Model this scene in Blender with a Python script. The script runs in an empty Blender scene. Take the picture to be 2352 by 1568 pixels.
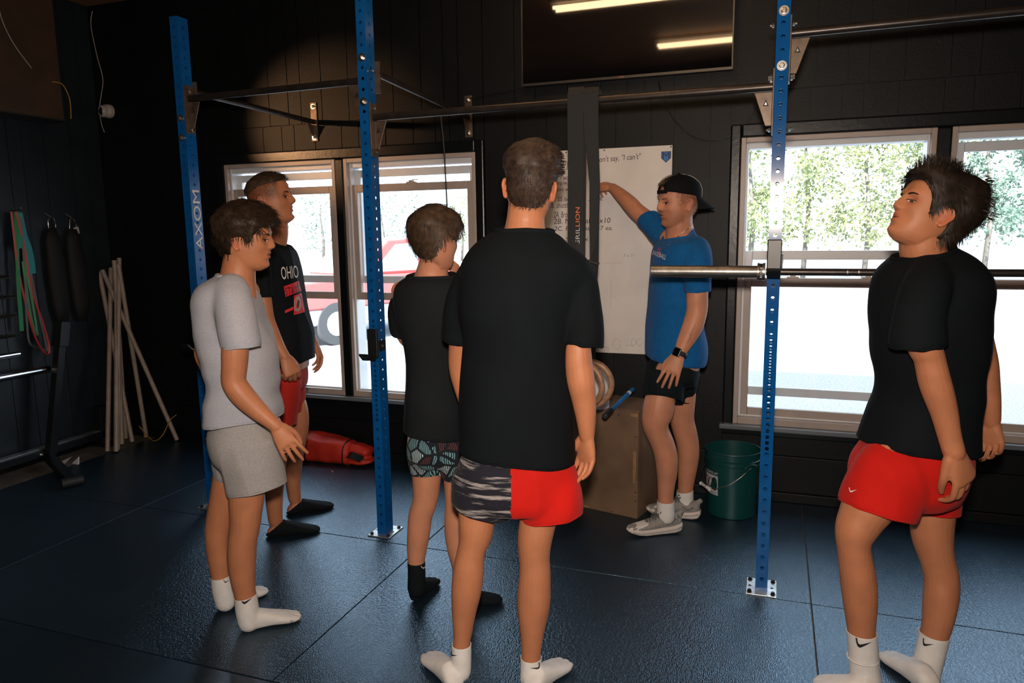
import bpy, bmesh, math, random
import numpy as np
from mathutils import Vector, Matrix, noise
from mathutils.bvhtree import BVHTree

scene = bpy.context.scene
COL = scene.collection
random.seed(7); RNG = np.random.default_rng(7)

# ------------------------------------------------------------------ camera
FPX, PITCH, ROLL, YAW, CAMZ = 1681.73, .1493, -.0136, .3437, 1.5638   # solved from the rack holes and mat seams
def _cam():
    fw = np.array([-math.sin(YAW)*math.cos(PITCH), math.cos(YAW)*math.cos(PITCH), -math.sin(PITCH)])
    r = np.array([math.cos(YAW), math.sin(YAW), 0.]); u = np.cross(r, fw)
    return fw, r*math.cos(ROLL)+u*math.sin(ROLL), u*math.cos(ROLL)-r*math.sin(ROLL)
FW, RT, UP = _cam()
CAM = np.array([0, 0, CAMZ])
FH = np.array([-math.sin(YAW), math.cos(YAW), 0.]); RH = np.array([math.cos(YAW), math.sin(YAW), 0.]); ZZ = np.array([0, 0, 1.])
cd = bpy.data.cameras.new('camera'); co = bpy.data.objects.new('camera', cd); COL.objects.link(co)
cd.sensor_width = 36; cd.sensor_fit = 'HORIZONTAL'; cd.lens = FPX/2352*36; cd.clip_start = .05; cd.clip_end = 300
co.matrix_world = Matrix(((RT[0], UP[0], -FW[0], 0), (RT[1], UP[1], -FW[1], 0), (RT[2], UP[2], -FW[2], CAMZ), (0, 0, 0, 1)))
scene.camera = co

# ------------------------------------------------------------------ world, sun, flash, exposure
wd_ = bpy.data.worlds.new('sky'); scene.world = wd_; wd_.use_nodes = True
bg = wd_.node_tree.nodes['Background']; bg.inputs[0].default_value = (.72, .86, 1, 1); bg.inputs[1].default_value = 4.2
def light(name, kind, loc, energy, col, **kw):
    l = bpy.data.lights.new(name, kind); l.energy = energy; l.color = col
    tgt = kw.pop('target', None)
    for k, v in kw.items(): setattr(l, k, v)
    o = bpy.data.objects.new(name, l); COL.objects.link(o); o.location = loc
    if tgt is not None: o.rotation_euler = (Vector(tgt)-Vector(loc)).to_track_quat('-Z', 'Y').to_euler()
    return o
light('sun', 'SUN', (0, -10, 12), 15.0, (1, .96, .9), angle=.01, target=(1.2, -10+9.0, 5.2))
FL = CAM + UP*.17 - FW*.02
light('camera_flash', 'AREA', tuple(FL), 62, (1, .84, .71), shape='DISK', size=.09, spread=math.radians(150), target=tuple(FL+FW))
vs = scene.view_settings
vs.view_transform = 'Standard'; vs.look = 'None'; vs.gamma = 1; vs.exposure = 0.0; vs.use_curve_mapping = False

# ------------------------------------------------------------------ pixel -> place helpers (pixels of the 2352x1568 frame give directions only)
def ray(x, y): return FW + RT*((x-1176)/FPX) - UP*((y-784)/FPX)
def U(x, y, d): r = ray(x, y); return CAM + r*(d/(r@FH))            # at horizontal depth d
def fl(x, y, z=0.): r = ray(x, y); return CAM + r*((z-CAM[2])/r[2])  # on a horizontal plane
def wy(x, y, Y): r = ray(x, y); return CAM + r*(Y/r[1])             # on a plane parallel to the back wall
def wx(x, y, X): r = ray(x, y); return CAM + r*(X/r[0])
def dep(p): return float((np.asarray(p)-CAM)@FH)
_cross = np.cross
def cross3(a, b):
    a = np.asarray(a, float); b = np.asarray(b, float)
    if a.ndim > 1 or b.ndim > 1: return _cross(a, b)
    return np.array((a[1]*b[2]-a[2]*b[1], a[2]*b[0]-a[0]*b[2], a[0]*b[1]-a[1]*b[0]))
np.cross = cross3
def vco(me): c = np.empty(len(me.vertices)*3); me.vertices.foreach_get('co', c); return c.reshape(-1, 3)
def vno(me): c = np.empty(len(me.vertices)*3, np.float32); me.vertex_normals.foreach_get('vector', c); return c.reshape(-1, 3).astype(float)
def setco(me, c): me.vertices.foreach_set('co', np.ascontiguousarray(c).ravel()); me.update()
def nrm(v): v = np.asarray(v, float); return v/(np.linalg.norm(v)+1e-12)

# ------------------------------------------------------------------ objects
def tag(o, label=None, cat=None, group=None, kind=None):
    if label: o['label'] = label
    if cat: o['category'] = cat
    if group: o['group'] = group
    if kind: o['kind'] = kind
    return o
def adopt(o, parent):      # things are only translated, parts sit at the origin: keep world coordinates
    o.parent = parent
    o.matrix_parent_inverse = Matrix.Translation(-parent.location) if parent.parent is None else Matrix.Identity(4)
def empty(name, loc):
    o = bpy.data.objects.new(name, None); COL.objects.link(o); o.location = Vector(loc); o.empty_display_size = .1
    return o
def link(name, me, mat, parent=None, base=None):
    o = bpy.data.objects.new(name, me); COL.objects.link(o)
    if mat is not None and not me.materials:
        for m in (mat if isinstance(mat, (list, tuple)) else [mat]): me.materials.append(m)
    if base is not None:
        me.transform(Matrix.Translation(-Vector(base))); o.location = Vector(base)
    if parent is not None: adopt(o, parent)
    return o
def dup(root, loc, rz=0.):
    r = root.copy(); COL.objects.link(r); r.location = Vector(loc); r.rotation_euler.z = rz
    for c in root.children:
        k = c.copy(); COL.objects.link(k); k.parent = r
        for g in c.children:
            h = g.copy(); COL.objects.link(h); h.parent = k
    return r

def frame(t, ref=(0, 0, 1)):
    t = nrm(t); ref = np.asarray(ref, float)
    u = np.cross(t, ref)
    if np.linalg.norm(u) < 1e-4: u = np.cross(t, (1, 0, 0))
    u = nrm(u); return u, np.cross(u, t)

class MB:
    def __init__(s): s.v = []; s.f = []; s.m = []; s.mi = 0
    def add(s, vs, fs):
        n = len(s.v); s.v += [tuple(map(float, p)) for p in vs]; s.f += [tuple(i+n for i in f) for f in fs]; s.m += [s.mi]*len(fs)
    def hull8(s, p):     # 8 corners: bottom 4 ccw, top 4 ccw
        s.add(p, [(3,2,1,0),(4,5,6,7),(0,1,5,4),(1,2,6,5),(2,3,7,6),(3,0,4,7)])
    def box(s, a, b):
        x0,x1 = sorted((a[0],b[0])); y0,y1 = sorted((a[1],b[1])); z0,z1 = sorted((a[2],b[2]))
        s.hull8([(x0,y0,z0),(x1,y0,z0),(x1,y1,z0),(x0,y1,z0),(x0,y0,z1),(x1,y0,z1),(x1,y1,z1),(x0,y1,z1)])
    def obox(s, c, ax, ay, az):   # centre and half-axis vectors
        c, ax, ay, az = map(lambda q: np.asarray(q, float), (c, ax, ay, az))
        s.hull8([c-ax-ay-az, c+ax-ay-az, c+ax+ay-az, c-ax+ay-az, c-ax-ay+az, c+ax-ay+az, c+ax+ay+az, c-ax+ay+az])
    def bar(s, a, b, w, h, ref=(0,0,1)):
        a, b = np.asarray(a,float), np.asarray(b,float); u, v = frame(b-a, ref)
        s.obox((a+b)/2, (b-a)/2, u*w/2, v*h/2)
    def rings(s, R, cap=True):
        n = len(R[0]); base = len(s.v); vs = [p for r in R for p in r]; fs = []
        for i in range(len(R)-1):
            for j in range(n):
                k = (j+1) % n; fs.append((i*n+j, i*n+k, (i+1)*n+k, (i+1)*n+j))
        if cap: fs.append(tuple(reversed(range(n)))); fs.append(tuple((len(R)-1)*n+j for j in range(n)))
        s.add(vs, fs)
    def cyl(s, a, b, r0, r1=None, n=16, cap=True):
        a, b = np.asarray(a,float), np.asarray(b,float); r1 = r0 if r1 is None else r1
        u, v = frame(b-a); R = []
        for c, r in ((a, r0), (b, r1)): R.append([c+(u*math.cos(t)+v*math.sin(t))*r for t in np.linspace(0, 2*math.pi, n, endpoint=False)])
        s.rings(R, cap)
    def lathe(s, c, prof, axis=(0,0,1), n=28, cap=True):
        c = np.asarray(c,float); ax = nrm(axis); u, v = frame(ax, (1,0,0) if abs(ax[2])>.9 else (0,0,1))
        s.rings([[c+ax*h+(u*math.cos(t)+v*math.sin(t))*r for t in np.linspace(0, 2*math.pi, n, endpoint=False)] for r, h in prof], cap)
    def tube(s, pts, r, n=8, closed=False, flat=None, ref=(0,0,1)):
        pts = [np.asarray(p,float) for p in pts]; N = len(pts); R = []; pu = None
        for i, p in enumerate(pts):
            t = pts[(i+1) % N]-pts[i-1] if closed else pts[min(i+1,N-1)]-pts[max(i-1,0)]
            t = nrm(t)
            if pu is None: u, v = frame(t, ref)
            else: u = nrm(pu-t*(pu@t)); v = np.cross(u, t)
            pu = u; rr = r[i] if hasattr(r, '__len__') else r; k = 1 if flat is None else flat
            R.append([p+(u*math.cos(a)+v*math.sin(a)*k)*rr for a in np.linspace(0, 2*math.pi, n, endpoint=False)])
        if closed: R.append(R[0]); s.rings(R, False)
        else: s.rings(R)
    def strip(s, pts, wv, th):       # flat band along pts; wv half-width vectors (one or per point), th thickness
        pts = [np.asarray(p,float) for p in pts]; N = len(pts); R = []
        for i, p in enumerate(pts):
            w = np.asarray(wv[i] if hasattr(wv[0],'__len__') else wv, float); t = nrm(pts[min(i+1,N-1)]-pts[max(i-1,0)])
            n_ = nrm(np.cross(t, w))*th/2; R.append([p-w-n_, p+w-n_, p+w+n_, p-w+n_])
        s.rings(R)
    def prism(s, poly, ext):         # planar polygon points and extrusion vector
        n = len(poly); ext = np.asarray(ext,float); P = [np.asarray(p,float) for p in poly]
        s.add(P+[p+ext for p in P], [tuple(reversed(range(n))), tuple(range(n, 2*n))]+[(i,(i+1)%n,n+(i+1)%n,n+i) for i in range(n)])
    def mesh(s, name, smooth=False):
        me = bpy.data.meshes.new(name); me.from_pydata(s.v, [], s.f)
        if any(s.m): me.polygons.foreach_set('material_index', s.m)
        bm = bmesh.new(); bm.from_mesh(me); bmesh.ops.recalc_face_normals(bm, faces=bm.faces); bm.to_mesh(me); bm.free()
        if smooth: me.polygons.foreach_set('use_smooth', [True]*len(me.polygons))
        me.update(); return me
    def build(s, name, mat, parent=None, base=None, smooth=False, bevel=0, auto=False):
        me = s.mesh(name, smooth)
        o = link(name, me, mat, parent, base)
        if bevel:
            b = o.modifiers.new('bevel', 'BEVEL'); b.width = bevel; b.segments = 2; b.limit_method = 'ANGLE'; b.angle_limit = .6
        if auto and smooth:
            a = math.cos(math.radians(38)); me.update()
            bm = bmesh.new(); bm.from_mesh(me)
            for e in bm.edges:
                if len(e.link_faces) == 2 and e.link_faces[0].normal.dot(e.link_faces[1].normal) < a: e.smooth = False
            bm.to_mesh(me); bm.free()
        return o

# ------------------------------------------------------------------ materials
def mat(name, col, rough=.6, metal=0., spec=.5, var=.0, vscale=8., bump=0., bscale=60., sss=0., coat=0., tint=None):
    m = bpy.data.materials.new(name); m.use_nodes = True; nt = m.node_tree; N, L = nt.nodes, nt.links; p = N['Principled BSDF']
    p.inputs['Base Color'].default_value = (*col, 1); p.inputs['Roughness'].default_value = rough; p.inputs['Metallic'].default_value = metal
    p.inputs['Specular IOR Level'].default_value = spec
    if tint: p.inputs['Specular Tint'].default_value = (*tint, 1)
    if coat: p.inputs['Coat Weight'].default_value = coat; p.inputs['Coat Roughness'].default_value = .15
    if sss:
        p.inputs['Subsurface Weight'].default_value = sss; p.inputs['Subsurface Radius'].default_value = (1, .35, .2); p.inputs['Subsurface Scale'].default_value = .012
    tc = N.new('ShaderNodeTexCoord')
    if var:
        n = N.new('ShaderNodeTexNoise'); n.inputs['Scale'].default_value = vscale; n.inputs['Detail'].default_value = 6; L.new(tc.outputs['Object'], n.inputs['Vector'])
        r = N.new('ShaderNodeMapRange'); r.inputs[1].default_value = .3; r.inputs[2].default_value = .7; r.inputs[3].default_value = 1-var; r.inputs[4].default_value = 1+var; L.new(n.outputs['Fac'], r.inputs[0])
        x = N.new('ShaderNodeVectorMath'); x.operation = 'SCALE'; x.inputs[0].default_value = col; L.new(r.outputs[0], x.inputs['Scale']); L.new(x.outputs[0], p.inputs['Base Color'])
        m['mul'] = x.name
    if bump:
        n = N.new('ShaderNodeTexNoise'); n.inputs['Scale'].default_value = bscale; n.inputs['Detail'].default_value = 3; L.new(tc.outputs['Object'], n.inputs['Vector'])
        b = N.new('ShaderNodeBump'); b.inputs['Strength'].default_value = bump; b.inputs['Distance'].default_value = .004; L.new(n.outputs['Fac'], b.inputs['Height']); L.new(b.outputs[0], p.inputs['Normal'])
    return m
def emis(name, col, s):
    m = bpy.data.materials.new(name); m.use_nodes = True; p = m.node_tree.nodes['Principled BSDF']
    p.inputs['Base Color'].default_value = (*col, 1); p.inputs['Emission Color'].default_value = (*col, 1); p.inputs['Emission Strength'].default_value = s; return m
def glass_mat(name, tint=(1,1,1), refl=.06):
    m = bpy.data.materials.new(name); m.use_nodes = True; nt = m.node_tree; N, L = nt.nodes, nt.links; N.remove(N['Principled BSDF'])
    t = N.new('ShaderNodeBsdfTransparent'); t.inputs[0].default_value = (*tint, 1); g = N.new('ShaderNodeBsdfGlossy'); g.inputs['Roughness'].default_value = .02
    x = N.new('ShaderNodeMixShader'); x.inputs[0].default_value = refl; L.new(t.outputs[0], x.inputs[1]); L.new(g.outputs[0], x.inputs[2]); L.new(x.outputs[0], N['Material Output'].inputs[0]); return m

M = {}
M['wall'] = mat('black_wall_paint', (.0032,.0042,.0052), .5, spec=.22, var=.25, vscale=5, bump=.2, bscale=90)
M['wall_l'] = mat('window_lit_wall_paint', (.009,.014,.019), .45, spec=.4, var=.2, vscale=5, bump=.2, bscale=90)  # black paint lifted towards blue-grey: window light put into the left planks' colour
M['trim'] = mat('black_trim_paint', (.004,.0055,.007), .3, spec=.3, bump=.15, bscale=40)
M['ceil'] = mat('dark_ceiling', (.20,.095,.04), .7, var=.35, vscale=2.)
M['slab'] = mat('old_concrete', (.10,.085,.07), .75, var=.5, vscale=6, bump=.3, bscale=50)
M['vinyl'] = mat('window_vinyl', (.36,.30,.27), .42, var=.06, vscale=10)
M['vinyl_w'] = mat('window_track', (.62,.64,.66), .4, var=.05)
M['sill'] = mat('sill_paint', (.12,.14,.16), .25)
M['glass'] = glass_mat('window_glass')
M['blue'] = mat('blue_powdercoat', (.004,.078,.27), .15, spec=.22, var=.12, vscale=12)
M['zinc'] = mat('zinc_hardware', (.55,.53,.50), .28, metal=1., var=.15, vscale=60)
M['plate'] = mat('galvanised_plate', (.5,.52,.54), .35, metal=.85, var=.25, vscale=30)
M['bracket'] = mat('black_bracket_steel', (.12,.085,.062), .42, metal=.55, var=.3, vscale=25)
M['bar'] = mat('dark_bar_steel', (.05,.042,.038), .32, metal=.7, var=.2, vscale=20)
M['blk'] = mat('black_plastic', (.006,.0075,.009), .38)
M['rub'] = mat('black_rubber', (.012,.013,.014), .6)
M['chrome'] = mat('chrome', (.62,.66,.70), .16, metal=1.)
M['sleeve'] = mat('worn_sleeve_steel', (.26,.245,.225), .36, metal=.95, var=.3, vscale=14, bump=.1, bscale=80)
M['ply'] = mat('plywood', (.135,.082,.048), .6, var=.3, vscale=5, bump=.12, bscale=30)
M['plyedge'] = mat('plywood_edge', (.22,.13,.06), .6, var=.3, vscale=20)
M['bucket'] = mat('teal_green_plastic', (.0035,.045,.045), .33, spec=.5)
M['white'] = mat('white_plastic', (.62,.62,.64), .45)
M['ink'] = mat('black_ink', (.03,.012,.03), .6)
M['inkfade'] = mat('faded_ink', (.33,.31,.31), .6)
M['wboard'] = mat('whiteboard', (.62,.60,.585), .42, var=.08, vscale=4)
M['pvc'] = mat('pvc_pipe', (.30,.24,.195), .45, var=.15, vscale=12)
M['red'] = mat('red_nylon', (.40,.018,.006), .6, var=.2, vscale=10)
M['wood'] = mat('birch_ring', (.24,.13,.072), .45, var=.3, vscale=30)
M['web'] = mat('black_webbing', (.0035,.0048,.006), .75, bump=.2, bscale=400)
M['print_white'] = mat('white_print', (.62,.60,.57), .6)
M['print_black'] = mat('black_print', (.008,.008,.01), .6)
M['print_red'] = mat('red_print', (.55,.02,.03), .6)
M['print_orange'] = mat('orange_print', (.62,.16,.05), .6)
M['print_grey'] = mat('grey_print', (.42,.42,.43), .6)
# ================================================================== the setting
YW, XL, XR, YB, ZC = 4.34, -4.85, 4.5, -4.5, 3.25
def struct(o): o['kind'] = 'structure'; return o

# mat rubber: fine wavy relief, cool sheen
def rubber_mat_material(name, ribs):
    m = mat(name, (.007,.0145,.0235), .34, spec=1.0, tint=(.42,.72,1)); m.node_tree.nodes['Principled BSDF'].inputs['IOR'].default_value = 1.62; nt = m.node_tree; N, L = nt.nodes, nt.links; p = N['Principled BSDF']
    tc = N.new('ShaderNodeTexCoord'); mp = N.new('ShaderNodeMapping'); L.new(tc.outputs['Object'], mp.inputs[0])
    n1 = N.new('ShaderNodeTexNoise'); n1.inputs['Scale'].default_value = 14; n1.inputs['Detail'].default_value = 3; L.new(tc.outputs['Object'], n1.inputs['Vector'])
    mr = N.new('ShaderNodeMapRange'); mr.inputs[1].default_value = .3; mr.inputs[2].default_value = .7; mr.inputs[3].default_value = .28; mr.inputs[4].default_value = .36
    n0 = N.new('ShaderNodeTexNoise'); n0.inputs['Scale'].default_value = 2.2; n0.inputs['Detail'].default_value = 5; L.new(tc.outputs['Object'], n0.inputs['Vector']); L.new(n0.outputs['Fac'], mr.inputs[0]); L.new(mr.outputs[0], p.inputs['Roughness'])
    if ribs:
        w = N.new('ShaderNodeTexWave'); w.bands_direction = 'Y'; w.inputs['Scale'].default_value = 55; w.inputs['Distortion'].default_value = 0; L.new(tc.outputs['Object'], w.inputs['Vector']); h = w.outputs['Fac']
        d = .0012
    else:
        w = N.new('ShaderNodeTexWave'); w.inputs['Scale'].default_value = 48; w.inputs['Distortion'].default_value = 9; w.inputs['Detail'].default_value = 1; w.inputs['Detail Scale'].default_value = 1.6; L.new(tc.outputs['Object'], w.inputs['Vector'])
        v = N.new('ShaderNodeTexVoronoi'); v.inputs['Scale'].default_value = 150; L.new(tc.outputs['Object'], v.inputs['Vector'])
        ad = N.new('ShaderNodeMath'); ad.operation = 'ADD'; L.new(w.outputs['Fac'], ad.inputs[0]); L.new(v.outputs['Distance'], ad.inputs[1]); h = ad.outputs[0]; d = .0009
    b = N.new('ShaderNodeBump'); b.inputs['Strength'].default_value = .5; b.inputs['Distance'].default_value = d; L.new(h, b.inputs['Height']); L.new(b.outputs[0], p.inputs['Normal'])
    return m
M['mat'] = rubber_mat_material('rubber_mat_wavy', False); M['matrib'] = rubber_mat_material('rubber_mat_ribbed', True)

m = MB(); m.box((XL-.2, YB-.2, -.16), (XR+.2, YW+.3, -.013)); floor = struct(m.build('floor', M['slab']))
xs = [-4.54, -3.43, -1.622, .2, 2.02, 3.84, XR-.02]; ys = [-4.4, -2.95, -1.72, -.5, .74, 1.955, 3.125, 4.325]
for i in range(len(xs)-1):
    for j in range(len(ys)-1):
        g = .0022; m = MB(); rib = i == 0 or (j <= 4 and i == 1)
        y0, y1 = ys[j], ys[j+1]
        if i == 0 and j == 5: y0 = ys[5]+.0
        m.box((xs[i]+g, y0+g, -.0125), (xs[i+1]-g, y1-g, random.uniform(-.0006, 0)))
        m.build('rubber_mat', M['matrib'] if rib else M['mat'], floor, bevel=.0018)

WZ0, WZ1 = .455, 2.055
WIN = [(-3.703, -2.793), (-2.727, -1.776), (-.193, .757), (.823, 1.773)]
# wall_back : core with real openings, plank cladding as children
m = MB(); yb0, yb1 = YW+.012, YW+.16
m.box((XL-.2, yb0, -.16), (XR+.2, yb1, WZ0)); m.box((XL-.2, yb0, WZ1), (XR+.2, yb1, ZC+.3))
ed = [XL-.2] + [x for w in WIN for x in w] + [XR+.2]
for a, b in zip(ed[0::2], ed[1::2]): m.box((a, yb0, WZ0), (b, yb1, WZ1))
wall_back = struct(m.build('wall_back', M['wall']))
wallrng = random.Random(3)
def plank_cols(a, b, pat=(.2, .2, .155, .1, .165, .205, .13)):
    x = a; out = []; i = 0
    while x < b-.03:
        w = pat[i % len(pat)]; out.append((x, min(x+w, b))); x += w; i += 1
    return out
def planks(parent, cols, z0, z1, plane):
    for a, b in cols:
        m = MB(); t = wallrng.uniform(0, .0015)
        if plane == 'Y': m.box((a+.0025, YW+t, z0+.002), (b-.0025, YW+.013, z1-.002))
        else: m.box((XL-.013, a+.0025, z0+.002), (XL-t, b-.0025, z1-.002))
        m.build('plank', M['wall'] if plane == 'Y' else M['wall_l'], parent)
planks(wall_back, plank_cols(-4.85, 2.25), 2.297, ZC, 'Y')
piers = [(-4.85, -3.76), (-1.715, -.25), (1.83, 2.25)]
for a, b in piers: planks(wall_back, plank_cols(a, b), .27, 2.293, 'Y')
for a, b in ((-3.76, -1.715), (-.25, 1.83)):
    planks(wall_back, plank_cols(a, b), 2.125, 2.293, 'Y')
    m = MB(); m.box((a, YW, .27), (b, YW+.013, .415)); m.build('apron_board', M['wall'], wall_back, bevel=.003)
# wall_left
m = MB(); m.box((XL-.15, YB-.2, -.16), (XL-.012, YW+.16, ZC+.3)); wall_left = struct(m.build('wall_left', M['wall']))
planks(wall_left, plank_cols(1.9, 4.34), .0, ZC, 'X')
m = MB(); m.box((XR, YB-.2, -.16), (XR+.15, YW+.16, ZC+.3)); struct(m.build('wall_right', M['wall']))
m = MB(); m.box((XL-.15, YB-.15, -.16), (XR+.15, YB, ZC+.3)); struct(m.build('wall_front', M['wall']))
m = MB(); m.box((XL-.5, YB-.5, ZC), (XR+.5, YW+.75, ZC+.2)); struct(m.build('ceiling', M['ceil']))
# low horizontal boards along the wall foot
m = MB(); m.box((XL, YW-.022, 0), (XR, YW+.013, .055)); m.box((XL, YW-.006, .055), (XR, YW+.013, .268)); struct(m.build('baseboard_back', M['wall'], bevel=.004))
m = MB(); m.box((XL-.013, 1.9, 0), (XL+.004, YW, .045)); struct(m.build('baseboard_left', M['wall'], bevel=.003))
# window casings and sills
tn = 1
for a, b, mid in ((WIN[0][0], WIN[1][1], (WIN[0][1], WIN[1][0])), (WIN[2][0], WIN[3][1], (WIN[2][1], WIN[3][0]))):
    m = MB(); w = .058; f0, f1 = YW-.022, YW+.02
    m.box((a-w, f0, WZ0-.03), (a, f1, WZ1+.072)); m.box((b, f0, WZ0-.03), (b+w, f1, WZ1+.072)); m.box((a, f0, WZ1), (b, f1, WZ1+.072))
    m.box((mid[0], f0+.004, WZ0-.02), (mid[1], f1+.1, WZ1))
    struct(m.build('trim_%d' % tn, M['trim'], bevel=.009)); tn += 1
    m = MB(); m.box((a-w-.015, YW-.05, WZ0-.04), (b+w+.015, YW+.02, WZ0-.012)); struct(m.build('trim_%d' % tn, M['sill'], bevel=.006)); tn += 1
    m = MB(); m.box((a-w, YW-.02, WZ0-.075), (b+w, YW+.02, WZ0-.04)); struct(m.build('trim_%d' % tn, M['trim'], bevel=.006)); tn += 1

def frame_rect(m, x0, x1, z0, z1, wx_, wz0, wz1, y0, y1):
    m.box((x0, y0, z0), (x0+wx_, y1, z1)); m.box((x1-wx_, y0, z0), (x1, y1, z1)); m.box((x0+wx_, y0, z0), (x1-wx_, y1, z0+wz0)); m.box((x0+wx_, y0, z1-wz1), (x1-wx_, y1, z1))
def window(n, x0, x1, inner, outer):
    m = MB(); frame_rect(m, x0, x1, WZ0-.012, WZ1, .026, .04, .028, YW-.012, YW+.15)
    w = struct(m.build('window_%d' % n, M['vinyl'], bevel=.003))
    m = MB(); frame_rect(m, x0+.026, x1-.026, WZ0+.028, WZ1-.028, .012, .01, .03, YW+.02, YW+.13); m.build('track', M['vinyl_w'], w, bevel=.002)
    for nm, (z0, z1), y0, y1, mt in (('sash_inner', inner, YW+.026, YW+.058, M['vinyl']), ('sash_outer', outer, YW+.075, YW+.107, M['vinyl_w'])):
        m = MB(); frame_rect(m, x0+.034, x1-.034, z0, z1, .042, .05, .05, y0, y1); s = m.build(nm, mt, w, bevel=.004)
        m = MB(); m.box((x0+.07, (y0+y1)/2-.002, z0+.045), (x1-.07, (y0+y1)/2+.002, z1-.045)); m.build('pane', M['glass'], s)
        if nm == 'sash_inner':
            m = MB(); c = (x0+x1)/2
            for q in ((c,) if n != 3 else (c-.18, c+.2)):
                m.box((q-.032, y0+.004, z1), (q+.032, y1+.004, z1+.008)); m.box((q-.014, y0+.004, z1+.008), (q+.014, y1, z1+.018)); m.box((q+.01, y0+.01, z1+.018), (q+.05, y0+.018, z1+.023))
            m.build('latch', M['vinyl'], s)
window(1, *WIN[0], (1.115, 1.885), (1.225, 1.985))
window(2, *WIN[1], (1.115, 1.885), (1.225, 1.985))
window(3, *WIN[2], (.485, 1.285), (.60, 1.435))
window(4, *WIN[3], (.485, 1.285), (1.235, 1.985))

# ------------------------------------------------------------------ outside
M['ground'] = mat('pale_asphalt_lot', (.34,.345,.36), .9, var=.35, vscale=40, bump=.5, bscale=60)
m = MB(); m.box((-70, YW+.16, -.5), (60, 90, -.3)); struct(m.build('parking_lot_ground', M['ground']))
# ================================================================== lettering helper
def text_mesh(body, org, xd, yd, w=None, h=None, ext=.0006, shear=0., res=3, mono=None):
    cu = bpy.data.curves.new('t', 'FONT'); cu.body = body; cu.size = 1; cu.resolution_u = res; cu.shear = shear
    if mono: cu.space_character = mono
    o = bpy.data.objects.new('t', cu); COL.objects.link(o)
    dg = bpy.context.evaluated_depsgraph_get(); me = bpy.data.meshes.new_from_object(o.evaluated_get(dg))
    bpy.data.objects.remove(o); bpy.data.curves.remove(cu)
    n = len(me.vertices); c = np.empty(n*3); me.vertices.foreach_get('co', c); c = c.reshape(-1, 3)
    c -= c.min(0); sx, sy = c[:,0].max(), c[:,1].max()
    if h is None: h = w*sy/sx
    if w is None: w = h*sx/sy
    c[:,0] *= w/sx; c[:,1] *= h/sy
    org, xd, yd = np.asarray(org,float), nrm(xd), nrm(yd); nn = np.cross(xd, yd)
    P = org + c[:,:1]*xd + c[:,1:2]*yd + nn*ext
    me.vertices.foreach_set('co', P.ravel()); me.update()
    return me, nn
def text(body, org, xd, yd, mt, parent, name='lettering', **kw):
    me, _ = text_mesh(body, org, xd, yd, **kw); me.materials.clear()
    return link(name, me, mt, parent)
def project(me, bvh, vdir, off, far=None):
    # lay a flat shape onto a curved surface along vdir (a direction in the place, the way a print is pressed on)
    bm = bmesh.new(); bm.from_mesh(me)
    bmesh.ops.triangulate(bm, faces=bm.faces)
    for _ in range(2):
        L = [e for e in bm.edges if e.calc_length() > .012]
        if L: bmesh.ops.subdivide_edges(bm, edges=L, cuts=1)
    bmesh.ops.triangulate(bm, faces=bm.faces)
    vd = Vector(vdir).normalized(); bad = []
    for v in bm.verts:
        hit, n_, _, _ = bvh.ray_cast(v.co - vd*.35, vd, .8)
        if hit is None: bad.append(v)
        else:
            if n_.dot(vd) > 0: n_ = -n_
            v.co = hit + n_*off
    bmesh.ops.delete(bm, geom=bad, context='VERTS')
    out = bpy.data.meshes.new('print'); bm.to_mesh(out); bm.free(); return out
def poly_mesh(poly):
    m = MB(); m.add(poly, [tuple(range(len(poly)))]); return m.mesh('p')
def swoosh(c, xd, yd, w):
    pts = [(0,.62),(.05,.30),(.14,.08),(.26,0),(.42,.05),(1.,.36),(.42,.22),(.28,.20),(.18,.26),(.13,.40),(.11,.60)]
    c, xd, yd = np.asarray(c,float), nrm(xd), nrm(yd)
    return poly_mesh([c+xd*(x-.5)*w+yd*(y-.25)*w for x, y in pts])

# ================================================================== the rack
IN = .0254; Z0 = .054
HOLES = [Z0+k*IN for k in list(range(0, 22, 2))+list(range(22, 42))+list(range(42, 104, 2))]
def holed_face(m, org, ud, nd, w, zs, zt, r):
    # vertical face: org bottom centre, ud width direction, nd outward normal; zs hole heights
    org, ud, nd = map(lambda q: np.asarray(q,float), (org, ud, nd)); b = [0.]
    zs = [z for z in zs if z < zt-.02]
    for i, z in enumerate(zs):
        lo = b[-1]; hi = (z+zs[i+1])/2 if i+1 < len(zs) else zt
        hw = w/2; per = []
        for k in range(4): per.append((hw, lo+(hi-lo)*k/4))
        for k in range(4): per.append((hw-w*k/4, hi))
        for k in range(4): per.append((-hw, hi-(hi-lo)*k/4))
        for k in range(4): per.append((-hw+w*k/4, lo))
        cir = []
        for (x, y) in per:
            a = math.atan2((y-z)/((hi-lo)/2), x/hw); cir.append((r*math.cos(a), z+r*math.sin(a)))
        P = [org+ud*x+ZZ*y for x, y in per]; C = [org+ud*x+ZZ*y for x, y in cir]; I_ = [c-nd*.004 for c in C]
        F = []
        for j in range(16):
            k = (j+1) % 16; F.append((j, k, 16+k, 16+j)); F.append((16+j, 16+k, 32+k, 32+j))
        m.add(P+C+I_, F); b.append(hi)
UPX = [(-3.028, 3.235, 2.70), (-1.884, 3.199, 2.74), (0., 3.165, 2.74), (1.885, 3.13, 2.74)]
rack = empty('power_rack', (-1., 3.2, 0)); tag(rack, 'blue steel wall-mounted power rack with perforated uprights and pull-up bars', 'power rack')
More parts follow.
